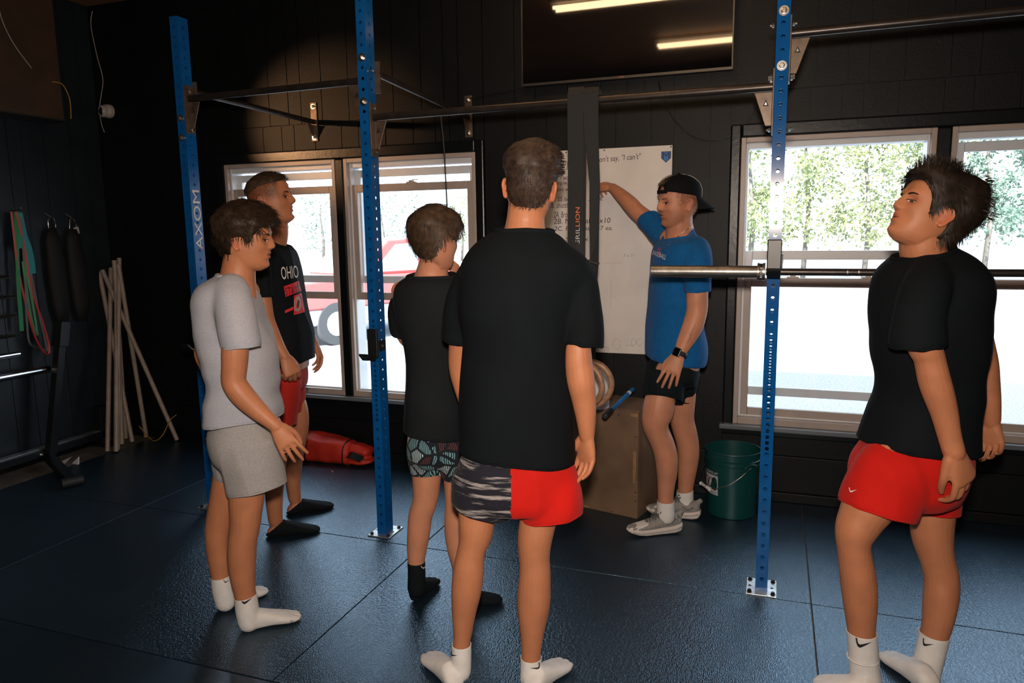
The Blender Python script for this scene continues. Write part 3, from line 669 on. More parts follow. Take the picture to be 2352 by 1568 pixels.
m = MB(); m.box((XL, 3.16, .58), (XL+.02, 3.24, 1.42)); m.build('back_plate', M['blk'], hk, bevel=.003); m = MB(); m.box((XL, 2.36, .58), (XL+.02, 2.44, 1.42)); m.build('back_plate', M['blk'], hk, bevel=.003)
for z, r in ((1.315,.014),(1.184,.014),(1.061,.0145),(.93,.014),(.801,.018),(.664,.025)):
    for yy in (3.2, 2.4):
        m = MB(); m.strip([(XL+.015,yy,z-r-.006),(xb,yy,z-r-.008),(xb+.03,yy,z-r+.004),(xb+.036,yy,z+.006)], (0,.018,0), .008); m.build('hook', M['blk'], hk)
# resistance bands
def bandloop(label, pts, hw, mt, name='resistance_band'):
    P = [wx(x, y, XL+.055+.012*i/len(pts)) for i, (x, y) in enumerate(pts)]
    out = []
    for i in range(len(P)-1):
        a, b, c_, d = P[max(i-1,0)], P[i], P[i+1], P[min(i+2,len(P)-1)]
        for t in np.linspace(0, 1, 6, endpoint=False): out.append(.5*((2*b)+(-a+c_)*t+(2*a-5*b+4*c_-d)*t*t+(-a+3*b-3*c_+d)*t**3))
    out.append(P[-1]); m = MB(); m.strip(out, (.004, hw, .0), .004); o = m.build(name, mt, base=P[0], smooth=False); tag(o, label, 'resistance band', 'bands hanging on the left wall')
cr, cg, ct, cgy = mat('red_band', (.42,.02,.02), .5), mat('green_band', (.02,.22,.08), .5), mat('teal_band', (.01,.24,.26), .6), mat('grey_band', (.10,.11,.12), .5)
bandloop('long red resistance band hanging in a loop from a wall hook', [(26,486),(32,540),(42,620),(60,700),(80,770),(100,806),(112,812),(112,790),(100,745),(84,700),(72,660),(55,560),(36,486)], .005, cr)
bandloop('bright teal band bunched at the top of the hanging bands', [(44,488),(55,540),(66,570),(72,600),(75,628)], .02, ct); bandloop('short teal green band folded beside the bunched teal band', [(38,486),(44,530),(48,570)], .012, mat('teal_green_band', (.015,.23,.17), .6))
bandloop('wide green band hanging straight down behind the red loop', [(36,488),(40,600),(44,680),(50,760),(46,700)], .012, cg); bandloop('thin green band hanging inside the red loop', [(44,490),(62,630),(74,690),(86,770),(70,720),(52,600)], .005, cg)
bandloop('thin dark grey band hanging in a long loop beside the red one', [(46,488),(70,620),(92,730),(106,790),(108,806),(100,800),(70,790),(62,740),(58,640),(48,500)], .004, cgy)
m = MB(); c = wx(36, 482, XL+.03); m.cyl(c+np.array((-.03,0,0)), c+np.array((.05,0,.012)), .006, n=10); o = m.build('wall_hook', M['zinc'], base=c); tag(o, 'steel wall hook carrying the coloured resistance bands', 'hook')
for k, (px, py, lab) in enumerate(((118, 508, 'silver carabiner hook on the left wall with a black harness'), (166, 510, 'silver carabiner hook on the left wall near the corner'))):
    c = wx(px, py, XL+.03); t = empty('carabiner', c); tag(t, lab, 'carabiner')
    m = MB(); m.tube([c+np.array((0, .026*math.cos(a)*(1 if k == 0 else .8), .026*math.sin(a)+(0 if math.sin(a) > 0 else 0))) for a in np.linspace(0, math.pi, 12)]+[c+np.array((0,-.028,-.045)), c+np.array((0,-.022,-.062))], .0038, 7); m.tube([c+np.array((0,.026,0)), c+np.array((0,.03,-.03)), c+np.array((0,.022,-.062))], .0038, 7); m.build('hook', M['chrome'], t, smooth=True)
    m = MB(); m.cyl(c+np.array((-.03,-.025,.06)), c+np.array((.0,0,.03)), .003, n=8); m.build('pin', M['zinc'], t)
    m = MB(); R = []
    for z, w, d in ((-.05,.03,.02),(-.12,.06,.035),(-.35,.075,.045),(-.6,.07,.04),(-.72,.04,.03)): R.append([c+np.array((d*math.cos(a), w*math.sin(a)+.01*math.sin(z*9), z)) for a in np.linspace(0, 2*math.pi, 14, endpoint=False)])
    m.rings(R); m.build('harness', M['web'], t, smooth=True)
    if k == 1:
        m = MB(); q = c+np.array((.01,.02,-.03)); m.obox(q-ZZ*.03, (.001,0,0), (0,.02,.004), (0,-.003,.024)); m.build('tag', M['print_grey'], t)
# black bench frame by the wall
bf = empty('bench_frame', (-4.5, 3.45, 0)); tag(bf, 'black steel equipment frame with a leaning post and roller foot in the corner', 'exercise frame')
pa, pz = np.array((-4.70, 3.56, .07)), wx(138, 790, -4.66)
m = MB(); m.bar(pa, pz, .055, .055, ref=(1,0,0)); m.build('leaning_post', M['blk'], bf, bevel=.004)
m = MB(); m.bar(pz-(pz-pa)*.02, pz+nrm(pz-pa)*.16, .075, .085, ref=(1,0,0)); m.build('post_sleeve', M['blk'], bf, bevel=.004)
fe = fl(166, 1106, .03); m = MB(); m.bar(np.array((-4.72,3.56,.05)), fe, .06, .05); m.build('foot_bar', M['blk'], bf, bevel=.004)
fd = nrm(np.cross(fe-np.array((-4.72,3.56,.03)), ZZ)); m = MB(); m.cyl(fe-fd*.06, fe+fd*.06, .03, n=20); m.build('roller_foot', M['rub'], bf, smooth=True, auto=True)
m = MB(); m.box((-4.80, 2.2, .06), (-4.72, 4.08, .115)); m.build('rail', M['blk'], bf, bevel=.004)
m = MB(); m.box((-4.80, 2.2, .1145), (-4.74, 4.08, .118)); m.build('rail_edge', M['plate'], bf)
m = MB(); m.box((-4.80, 4.0, .0), (-4.72, 4.08, .30)); m.build('rail_post', M['blk'], bf, bevel=.004); m = MB(); m.box((-4.86+.02, 3.98, .0), (-4.66, 4.10, .02)); m.build('rail_foot', M['blk'], bf, bevel=.003)
m = MB(); m.box((-4.78, 2.3, 0), (-4.74, 2.36, .06)); m.build('rail_foot', M['blk'], bf); hexbolt((-4.72, 3.50, .085), (1,0,0), 1., False, bf)
# crumpled paper and tape by the frame
m = MB(); c = fl(160, 1064, 0.); m.prism([c+np.array(p) for p in ((-.08,-.03,.002),(.0,-.05,.004),(.02,.0,.045),(-.03,.02,.03))], (.0,.012,.004)); m.prism([c+np.array(p) for p in ((.02,.0,.002),(.09,-.01,.002),(.05,.03,.04))], (0,.01,.003)); o = m.build('crumpled_paper', M['white'], base=c); tag(o, 'crumpled pale paper scrap on the floor under the wall rail', 'paper')

# security camera and soffit
sc = wy(252, 256, YW-.005); s = empty('security_camera', sc); tag(s, 'round white security camera on the dark wall near the corner', 'camera')
dn = nrm((.35,-.9,-.25)); M['offwhite'] = mat('camera_housing', (.40,.36,.33), .5)
m = MB(); m.lathe(sc, [(.05,0),(.05,.02),(.046,.035),(.036,.045)], (0,-1,0), 30); m.build('base', M['offwhite'], s, smooth=True, auto=True)
m = MB(); c = sc+np.array((-.012,-.045,-.004)); m.lathe(c-np.array((-.3,-.95,0))*0, [(.04,-.02),(.044,-.005),(.044,.01),(.036,.022),(.033,.022),(.031,.012)], nrm((-.30,-.95,-.05)), 30); m.build('ring', M['offwhite'], s, smooth=True, auto=True)
m = MB(); m.lathe(c, [(.031,.008),(.024,.024),(.012,.032),(.001,.034)], nrm((-.30,-.95,-.05)), 24); m.build('lens', M['blk'], s, smooth=True)
cable('thin pale cable running down the wall to the security camera', [w_(212,25), w_(209,60), w_(222,125), w_(236,180), w_(233,215), w_(229,245), w_(232,280), w_(240,304)], .003, 'offwhite')
M['soffit'] = mat('brown_soffit_board', (.055,.030,.016), .6, var=.3, vscale=4)
sf = empty('soffit_box', (-4.7, 3.4, 2.36)); tag(sf, 'brown wooden box hung high on the left wall near the corner', 'wooden box')
m = MB(); m.box((XL, 2.4, 2.36), (-4.625, 3.87, ZC)); m.build('panel', M['soffit'], sf, bevel=.004); m = MB(); m.box((XL, 2.4, 2.352), (-4.62, 3.872, 2.362)); m.build('bottom_edge', M['bezel'], sf)
cable('thin tan cable arching over the corner of the brown wooden box', [(-4.62,3.80,2.60),(-4.60,3.86,2.59),(-4.595,3.90,2.50),(-4.60,3.90,2.37)], .004, 'yellow')
cable('pale cable hanging down the side of the brown wooden box', [(-4.618,3.48,3.0),(-4.618,3.5,2.9),(-4.618,3.56,2.78),(-4.618,3.66,2.66)], .003, 'offwhite')

# ================================================================== ceiling lights (above the frame, mirrored in the television)
M['tube'] = emis('warm_tube', (1,.66,.36), 22)
def fixture(x, y, lab, L=1.2):
    t = empty('ceiling_light', (x, y, ZC-.02)); tag(t, lab, 'ceiling light', 'twin-tube ceiling lights')
    m = MB(); m.box((x-L/2-.03, y-.022, ZC-.03), (x+L/2+.03, y+.022, ZC-.001)); m.build('housing', M['offwhite'], t, bevel=.005)
    for dy in (-.04, .04): m = MB(); m.cyl((x-L/2, y+dy, ZC-.068), (x+L/2, y+dy, ZC-.068), .013, n=12); m.build('tube', M['tube'], t, smooth=True)
fixture(-.45, 1.60, 'twin-tube ceiling light mirrored low in the television screen'); fixture(-1.0, 3.02, 'twin-tube ceiling light mirrored at the top of the television screen')
wl = np.array((XL+.02, 2.20, 2.52)); wdir = nrm(np.array((-2.95, YW, 2.28))-wl)
pl = empty('wall_spotlight', wl); tag(pl, 'small black spotlight on the left wall throwing warm light across to the back wall', 'lamp')
m = MB(); m.lathe(wl-np.array((.02,0,0)), [(.045,0),(.045,.02),(.02,.03)], (1,0,0), 20); m.build('wall_plate', M['blk'], pl, smooth=True, auto=True)
m = MB(); m.tube([wl, wl+np.array((.06,0,.01)), wl+np.array((.11,.02,.0))], .008, 8); m.build('arm', M['blk'], pl, smooth=True)
hp_ = wl+np.array((.12,.03,0)); m = MB(); m.lathe(hp_-wdir*.05, [(.015,0),(.034,.01),(.04,.10),(.037,.10),(.03,.02)], wdir, 22, cap=False); m.build('shade', M['blk'], pl, smooth=True)
m = MB(); m.lathe(hp_-wdir*.03, [(.008,0),(.024,.02),(.026,.05),(.001,.056)], wdir, 16); m.build('bulb', emis('warm_bulb', (1,.62,.30), 20), pl, smooth=True)
lo = light('spot_light', 'SPOT', tuple(hp_+wdir*.07), 190, (1,.52,.24), spot_size=math.radians(25), spot_blend=.75, shadow_soft_size=.02, target=tuple(hp_+wdir)); adopt(lo, pl)
# ================================================================== outside: pickup and trees, bright in the sun
M['car_red'] = mat('red_car_paint', (.62,.13,.12), .3, coat=.4); M['car_grey'] = mat('grey_cladding', (.42,.45,.5), .5); M['car_glass'] = mat('car_glass', (.55,.66,.70), .1); M['tyre'] = mat('tyre', (.06,.065,.07), .8)
tc_ = np.array((-7.75, 10.95, -.3)); th = nrm((.42, .91, 0)); ts = np.array((th[1], -th[0], 0))     # th: from bonnet to tail, ts: side facing us
car = empty('pickup_truck', tc_); tag(car, 'red pickup truck with grey lower body parked outside the left windows', 'car')
def cp(a, s, z): return tc_+th*a+ts*s+ZZ*z
def hullz(name, prof, w0, w1, mt, par=None, bev=.03):   # side profile (a,z) extruded across the width
    m = MB(); n = len(prof); P = [cp(a, w0, z) for a, z in prof]; Q = [cp(a, w1, z) for a, z in prof]
    m.add(P+Q, [tuple(range(n)), tuple(reversed(range(n, 2*n)))]+[(i, (i+1) % n, n+(i+1) % n, n+i) for i in range(n)]); return m.build(name, mt, par or car, bevel=bev)
hullz('lower_body', [(-.9,.35),(-.85,.62),(4.3,.62),(4.32,.38)], -.92, .92, M['car_grey'])
hullz('body', [(-.92,.62),(-.92,.95),(-.75,1.06),(.55,1.14),(4.3,1.12),(4.34,.62)], -.93, .93, M['car_red'])
cab = hullz('cab', [(.45,1.12),(1.22,1.74),(2.5,1.78),(2.85,1.12)], -.80, .80, M['car_red'])
for w0, w1 in ((-.83,-.78),(.78,.83)):
    hullz('side_window', [(.85,1.18),(1.36,1.66),(1.85,1.68),(1.85,1.18)], w0, w1, M['car_glass'], cab, .01); hullz('side_window', [(1.93,1.18),(1.93,1.68),(2.42,1.68),(2.62,1.18)], w0, w1, M['car_glass'], cab, .01)
m = MB(); m.hull8([cp(.50,-.70,1.15), cp(.50,.70,1.15), cp(.47,.70,1.16), cp(.47,-.70,1.16), cp(1.19,-.66,1.70), cp(1.19,.66,1.70), cp(1.15,.66,1.71), cp(1.15,-.66,1.71)]); m.build('windshield', M['car_glass'], cab)
for a in (0., 3.25):
    for s_ in (-.84, .84):
        m = MB(); c = cp(a, s_, .36); m.lathe(c-ts*.11, [(.2,0),(.36,.01),(.37,.05),(.37,.17),(.36,.21),(.2,.22)], ts, 28); w = m.build('wheel', M['tyre'], car, smooth=True, auto=True)
        m = MB(); m.lathe(c-ts*.12*(1 if s_ < 0 else -1), [(.02,0),(.2,.0),(.21,.01)], ts*(1 if s_ < 0 else -1), 18); m.build('rim', M['zinc'], w)
m = MB(); m.obox(cp(-.98,0,.55), th*.06, ts*.9, ZZ*.12); m.build('bumper', M['zinc'], car, bevel=.02); m = MB(); m.obox(cp(4.4,0,.5), th*.06, ts*.9, ZZ*.1); m.build('bumper', M['zinc'], car, bevel=.02)
for s_ in (-.7, .7): m = MB(); m.obox(cp(-.93,s_,.85), th*.03, ts*.16, ZZ*.09); m.build('headlight', M['white'], car, bevel=.01)

def leafmat(name, c):
    m = mat(name, c, .7, var=.35, vscale=1.2); p = m.node_tree.nodes['Principled BSDF']; p.inputs['Transmission Weight'].default_value = 0; return m
LM = [leafmat('pale_green_leaves', (.22,.27,.12)), leafmat('cool_green_leaves', (.15,.24,.18)), leafmat('yellow_green_leaves', (.26,.30,.14))]
M['bark'] = mat('bark', (.16,.15,.13), .9, var=.3)
def tree(c, h, rx, seed, lab, n=2600, lm=0, trunk=True):
    rg = np.random.default_rng(seed); t = empty('tree', c); tag(t, lab, 'tree', 'trees beyond the parking lot')
    c = np.asarray(c,float)
    if trunk:
        m = MB(); m.tube([c, c+np.array((.1,0,h*.35)), c+np.array((-.1,.1,h*.65)), c+np.array((0,0,h*.9))], [.09,.08,.05,.02], 8); m.build('trunk', M['bark'], t, smooth=True)
    cl = [(c+np.array((rg.normal(0,rx*.5), rg.normal(0,rx*.4), h*rg.uniform(.22,1.0))), rg.uniform(.35,.8)) for _ in range(int(20*rx))]
    V, F = [], []
    for k in range(n):
        q, r = cl[rg.integers(len(cl))]; p = q+rg.normal(0, r*.5, 3)
        if p[2] < .3: continue
        a = nrm(rg.normal(0,1,3)); b = nrm(np.cross(a, rg.normal(0,1,3))); s_ = rg.uniform(.05,.12); i = len(V)
        V += [p-a*s_, p+b*s_*.5, p+a*s_, p-b*s_*.5]; F.append((i, i+1, i+2, i+3))
    me = bpy.data.meshes.new('foliage'); me.from_pydata([tuple(v) for v in V], [], F); link('foliage', me, LM[lm], t)
TR = [(U(1720,600,24), 6.2, 1.6, 'broad pale green tree beyond the lot behind the blue upright', 0), (U(1845,600,27), 7.5, 1.7, 'tall leafy tree at the lot edge seen through the third window', 2), (U(1985,600,25), 6.0, 1.7, 'light green tree at the lot edge beside the window mullion', 2),
      (U(2120,600,28), 7.5, 1.8, 'tree at the lot edge behind the boy with spiky hair', 0), (U(2260,600,24), 6.3, 1.8, 'bluish green tree beyond the lot in the rightmost window', 1), (U(2400,600,26), 7., 1.9, 'leafy tree at the far right edge of the lot', 1),
      (U(740,560,42), 4.2, 2.2, 'distant bluish tree behind the red pickup truck', 1), (U(880,560,46), 4.2, 2.4, 'distant pale tree seen through the window beside the middle upright', 1), (U(1060,560,48), 4.0, 2.2, 'distant pale tree at the edge of the second window', 0)]
for i, (p, h, rx, lab, lm) in enumerate(TR): tree((p[0], p[1], -.3), h, rx, 20+i, lab, lm=lm, n=4200 if i < 6 else 700)
# ================================================================== figures: helpers
def cat(P, k=5):
    P = [np.asarray(p,float) for p in P]; out = []
    for i in range(len(P)-1):
        a, b, c, d = P[max(i-1,0)], P[i], P[i+1], P[min(i+2,len(P)-1)]
        for t in np.linspace(0, 1, k, endpoint=False): out.append(.5*((2*b)+(-a+c)*t+(2*a-5*b+4*c-d)*t*t+(-a+3*b-3*c+d)*t**3))
    out.append(P[-1]); return out
def px_limb(rows):       # rows (px, py, depth, half-width px) -> (x,y,z,r)
    return [np.append(U(x, y, d), r*d/FPX*1.0) for x, y, d, r in rows]
def clamp(R, planes):      # flatten what lies beyond a plane onto it, along the given axis
    for pt, n, ax in [q[:3] for q in planes or ()]:
        pt, n, ax = np.asarray(pt,float), nrm(n), nrm(ax)
        for r in R:
            for i, p in enumerate(r):
                d = (p-pt)@n
                if d > 0: r[i] = p-ax*(d/(ax@n))
    return R
def add_limb(m, P, n=18, k=5, flat=1., round_=True, grow=0., planes=None, soft=0):
    Q = np.array(cat(P, k)); R = []
    for _ in range(soft): Q[1:-1] = Q[1:-1]*.5+(Q[:-2]+Q[2:])*.25
    for i, q in enumerate(Q):
        t = Q[min(i+1,len(Q)-1)][:3]-Q[max(i-1,0)][:3]; t = nrm(t); u = nrm(np.cross(t, FW)); v = np.cross(u, t); r = max(q[3]+grow, .002)
        R.append([q[:3]+(u*math.cos(a)+v*math.sin(a)*flat)*r for a in np.linspace(0, 2*math.pi, n, endpoint=False)])
    if round_:
        def capr(q, t, s):
            t = nrm(t); u = nrm(np.cross(t, FW)); v = np.cross(u, t); r = max(q[3]+grow, .002); out = []
            for a0 in (.5, .95, 1.3): out.append([q[:3]+t*s*r*math.sin(a0)+(u*math.cos(a)+v*math.sin(a)*flat)*r*math.cos(a0) for a in np.linspace(0, 2*math.pi, n, endpoint=False)])
            return out
        R = list(reversed(capr(Q[0], Q[1][:3]-Q[0][:3], -1)))+R+([] if round_ == 'top' else capr(Q[-1], Q[-1][:3]-Q[-2][:3], 1))
    m.rings(clamp(R, planes))
def add_rows(m, rows, n=40, inset=0., ex=2.3, yaw=0., k=4, planes=None):
    # rows (py, xl, xr, depth, half-thickness m): rings facing the lens side-on, as wide as the outline
    P = []
    for y, xl, xr, d, t in rows: P.append(np.concatenate([U((xl+xr)/2, y, d), [(xr-xl)/2*d/FPX, t]]))
    P = cat(P, k); c, s = math.cos(yaw), math.sin(yaw); A = RH*c+FH*s; B = FH*c-RH*s; R = []
    for q in P:
        ru, rv = max(q[3]-inset, .01), max(q[4]-inset, .01); r = []
        for a in np.linspace(0, 2*math.pi, n, endpoint=False):
            cx, sx = math.cos(a), math.sin(a)
            r.append(q[:3]+A*ru*math.copysign(abs(cx)**(2/ex), cx)+B*rv*math.copysign(abs(sx)**(2/ex), sx))
        R.append(r)
    m.rings(clamp(R, planes))
def cut(me, pt, nrml, within=None, rad=9.):
    # trim everything beyond a plane, near a point only: hems and necklines
    bm = bmesh.new(); bm.from_mesh(me); pt = Vector(pt); n = Vector(nrml).normalized(); w = Vector(within if within is not None else pt)
    fs = [f for f in bm.faces if (f.calc_center_median()-w).length < rad]
    g = set(fs)
    for f in fs: g.update(f.edges); g.update(f.verts)
    bmesh.ops.bisect_plane(bm, geom=list(g), plane_co=pt, plane_no=n)
    bm.faces.ensure_lookup_table()
    dl = [f for f in bm.faces if (f.calc_center_median()-w).length < rad+.03 and (f.calc_center_median()-pt).dot(n) > 1e-5]
    # only remove pieces connected above the plane near the point
    bmesh.ops.delete(bm, geom=dl, context='FACES')
    bm.to_mesh(me); bm.free(); return me
def open_caps(me, planes, tol=.006):
    bm = bmesh.new(); bm.from_mesh(me); bm.normal_update(); dl = []
    P = [(Vector(np.asarray(q[0],float)), Vector(nrm(q[1])), q[3] if len(q) > 3 else .32) for q in planes]
    for f in bm.faces:
        c = f.calc_center_median()
        for p, n, rd in P:
            if abs((c-p).dot(n)) < tol and f.normal.dot(n) > .86 and (c-p).length < rd: dl.append(f); break
    bmesh.ops.delete(bm, geom=dl, context='FACES'); bm.to_mesh(me); bm.free(); return me
def relax(me, planes, it=26, keep=.045):
    # drape: smooth joins away from the hems, leave the hems crisp
    n = len(me.vertices); e = np.empty(len(me.edges)*2, np.int64); me.edges.foreach_get('vertices', e); e = e.reshape(-1, 2); c = vco(me)
    w = np.ones(n)
    for q in planes:
        d = np.abs((c-np.asarray(q[0]))@nrm(q[1])); r = np.linalg.norm(c-np.asarray(q[0]), axis=1); w = np.minimum(w, np.where(r < (q[3] if len(q) > 3 else .32)+.03, np.clip(d/keep, 0, 1), 1))
    I = np.concatenate([e[:,0], e[:,1]]); J = np.concatenate([e[:,1], e[:,0]]); dg = np.maximum(np.bincount(I, minlength=n), 1)
    for _ in range(it):
        a = np.stack([np.bincount(I, c[J,k], n) for k in range(3)], 1)/dg[:,None]; c = c+(a-c)*(w*.6)[:,None]
    setco(me, c); return me
def keep_largest(me):
    n = len(me.vertices); e = np.empty(len(me.edges)*2, np.int64); me.edges.foreach_get('vertices', e); e = e.reshape(-1, 2); lab = np.arange(n)
    while True:
        m_ = np.minimum(lab[e[:,0]], lab[e[:,1]]); new = lab.copy(); np.minimum.at(new, e[:,0], m_); np.minimum.at(new, e[:,1], m_); new = new[new]
        if (new == lab).all(): break
        lab = new
    u, c = np.unique(lab, return_counts=True)
    if len(u) == 1: return me
    kp = u[c.argmax()]; bm = bmesh.new(); bm.from_mesh(me); bm.verts.ensure_lookup_table(); bmesh.ops.delete(bm, geom=[bm.verts[i] for i in np.nonzero(lab != kp)[0]], context='VERTS'); bm.to_mesh(me); bm.free(); return me
def plane3(a, b, c, up=True):
    n = nrm(np.cross(np.asarray(b)-np.asarray(a), np.asarray(c)-np.asarray(a)))
    if (n[2] < 0) == up: n = -n
    return n
def wrinkle(me, folds, seed=0):
    # folds: (fx, fy, fz, amplitude) noise frequencies along RH, FH, Z
    me.update(); c, n = vco(me), vno(me); X, Y, Z = c@RH, c@FH, c[:,2]; D = np.zeros(len(c)); off = seed*3.1
    for fx, fy, fz, am in folds:
        P = np.stack([X*fx+Z*fz*.25+off, Y*fy+seed*1.7, Z*fz], 1); v = np.array([noise.noise(Vector(p)) for p in P]); D += am*(1-2*np.abs(v)) if am > 0 else -am*v
    setco(me, c+n*D[:,None]); return me
def cloth(name, me, mt, parent, th=.003):
    me.polygons.foreach_set('use_smooth', [True]*len(me.polygons))
    o = link(name, me, mt, parent); s = o.modifiers.new('thick', 'SOLIDIFY'); s.thickness = th; s.offset = -1
    return o

def rim(me, plane, mt, parent, name, r, wide=1.):
    # bound edge along an opening
    p0, n = np.asarray(plane[0],float), nrm(plane[1])
    cnt = {}
    for pl in me.polygons:
        for k in pl.edge_keys: cnt[k] = cnt.get(k, 0)+1
    nb = {}
    for (a, b), v in cnt.items():
        if v == 1: nb.setdefault(a, []).append(b); nb.setdefault(b, []).append(a)
    c = vco(me); seen = set(); best = None
    for st in nb:
        if st in seen: continue
        lp = [st]; seen.add(st); cur = st
        while True:
            nx = [q for q in nb[cur] if q not in seen]
            if not nx: break
            cur = nx[0]; seen.add(cur); lp.append(cur)
        if len(lp) > 20:
            d = np.linalg.norm(c[lp].mean(0)-p0)
            if best is None or d < best[0]: best = (d, lp)
    if best is None or best[0] > .12: return
    P = c[best[1]]; L = np.linalg.norm(np.diff(np.vstack([P, P[:1]]), axis=0), axis=1); S = np.concatenate([[0], np.cumsum(L)]); K = 64; P2 = np.vstack([P, P[:1]])
    out = np.stack([np.interp(np.linspace(0, S[-1], K, endpoint=False), S, P2[:,k]) for k in range(3)], 1)
    for _ in range(3): out = out*.5+(np.roll(out, 1, 0)+np.roll(out, -1, 0))*.25
    m = MB(); m.tube(out, r, 8, True, flat=wide, ref=n); return m.build(name, mt, parent, smooth=True)
# ------------------------------------------------------------------ head
def ip(x, X, Y):
    if x <= X[0]: return Y[0]
    for i in range(1, len(X)):
        if x <= X[i]: return Y[i-1]+(Y[i]-Y[i-1])*(x-X[i-1])/(X[i]-X[i-1])
    return Y[-1]
HZ = [-.118,-.108,-.098,-.085,-.065,-.04,-.01,.03,.06,.085,.103,.113,.118]
HW = [.020,.040,.049,.0565,.0635,.0695,.0735,.0765,.0755,.065,.047,.029,.004]
HF = [.052,.068,.075,.0785,.0810,.0830,.0845,.0880,.0880,.0755,.0560,.0350,.004]
HB = [.000,.005,.012,.030,.062,.082,.096,.1035,.1000,.0850,.0600,.0360,.004]
NZX, NZY = [-.044,-.036,-.028,-.016,.0,.018,.03], [0,.006,.0215,.0255,.0165,.006,0]
class Head:
    def __init__(s, c, fwd, pitch=0., roll=0., sc=1., nose=0., chin=0., mouth=0.):
        f = nrm(fwd); r = nrm(np.cross(f, ZZ)); u = np.cross(r, f)
        f, u = f*math.cos(pitch)+u*math.sin(pitch), u*math.cos(pitch)-f*math.sin(pitch)
        r, u = r*math.cos(roll)-u*math.sin(roll), u*math.cos(roll)+r*math.sin(roll)
        s.c = np.asarray(c,float); s.f, s.u, s.l, s.s = f, u, -r, sc; s.nose, s.chin, s.mouth = nose, chin, mouth
    def w(s, p): p = np.asarray(p,float); return s.c+(s.f*p[0]+s.l*p[1]+s.u*p[2])*s.s
    def loc(s, q): d = (np.asarray(q,float)-s.c)/s.s; return np.array((d@s.f, d@s.l, d@s.u))
    def surf(s, th, z):     # th angle from the face round to the back
        c, n = math.cos(th), math.sin(th); e = 2/2.35
        W, F, B = ip(z,HZ,HW), ip(z,HZ,HF), ip(z,HZ,HB)
        x = (F if c > 0 else B)*math.copysign(abs(c)**e, c); y = W*math.copysign(abs(n)**e, n)
        if c > 0:
            g = lambda v, m_, q: math.exp(-((v-m_)/q)**2); ay = abs(y); d = 0.; fr = min(1., c*2.2)
            nz = g(y,0,.0125+.005*g(z,-.028,.012)); d += nz*(ip(z,NZX,NZY)*(1+s.nose))
            d += .006*g(ay,.013,.007)*g(z,-.027,.008)
            d += .0065*g(z,.030,.011)*g(ay,.028,.026)-.011*g(ay,.031,.015)*g(z,.004,.013)+.0045*g(ay,.045,.018)*g(z,-.022,.018)
            d += .0105*g(y,0,.021)*(g(z,-.0475,.0055)+.95*g(z,-.0635,.006))-.004*g(y,0,.024)*g(z,-.0555,.003)-.003*g(y,0,.02)*g(z,-.075,.006)
            d += (.010+s.chin)*g(y,0,.022)*g(z,-.096,.014)-.004*g(ay,.04,.015)*g(z,-.05,.02)
            x += d*fr
        return np.array((x, y, z))
    def nor(s, th, z):
        a, b = s.surf(th+.03, z)-s.surf(th-.03, z), s.surf(th, min(z+.003,.117))-s.surf(th, max(z-.003,-.117))
        n = np.cross(a, b); n = n/(np.linalg.norm(n)+1e-9); p = s.surf(th, z); return n if n@(p-np.array((-.005,0,.02))) > 0 else -n
    def add(s, m, ears=True):
        R = []
        for z in list(np.linspace(-.118, .100, 62))+[.105,.110,.114,.117,.118]:
            R.append([s.w(s.surf(t, z)) for t in np.linspace(0, 2*math.pi, 72, endpoint=False)])
        m.rings(R)
        if ears:
            for sd in (-1, 1):
                pts = []; c = np.array((-.012, sd*.0755, -.012))
                ex = np.array((-.93, sd*.36, 0)); ez = np.array((-.18, sd*.06, .98))
                for a in np.linspace(-2.3, 2.6, 15): pts.append(s.w(c+ex*(.010+.0135*math.cos(a)*(1.12 if math.sin(a) > 0 else .8))+ez*(.029*math.sin(a)+.002)))
                m.tube(pts, [.0048*s.s]*15, 8)
                q = [s.w(c+ex*x+ez*z+np.array((0, sd*-.004, 0))) for x, z in ((.004,.0),(.012,.022),(.02,.008),(.015,-.012),(.006,-.026))]
                R = []
                for z, w_, t_ in ((-.030,.003,.003),(-.024,.007,.005),(-.010,.011,.005),(.008,.015,.005),(.022,.012,.004),(.029,.004,.003)):
                    R.append([s.w(c+ex*(.010+w_*math.cos(a))+ez*z+np.array((0,sd,0))*(t_*math.sin(a)-.003)) for a in np.linspace(0, 2*math.pi, 12, endpoint=False)])
                m.rings(R)

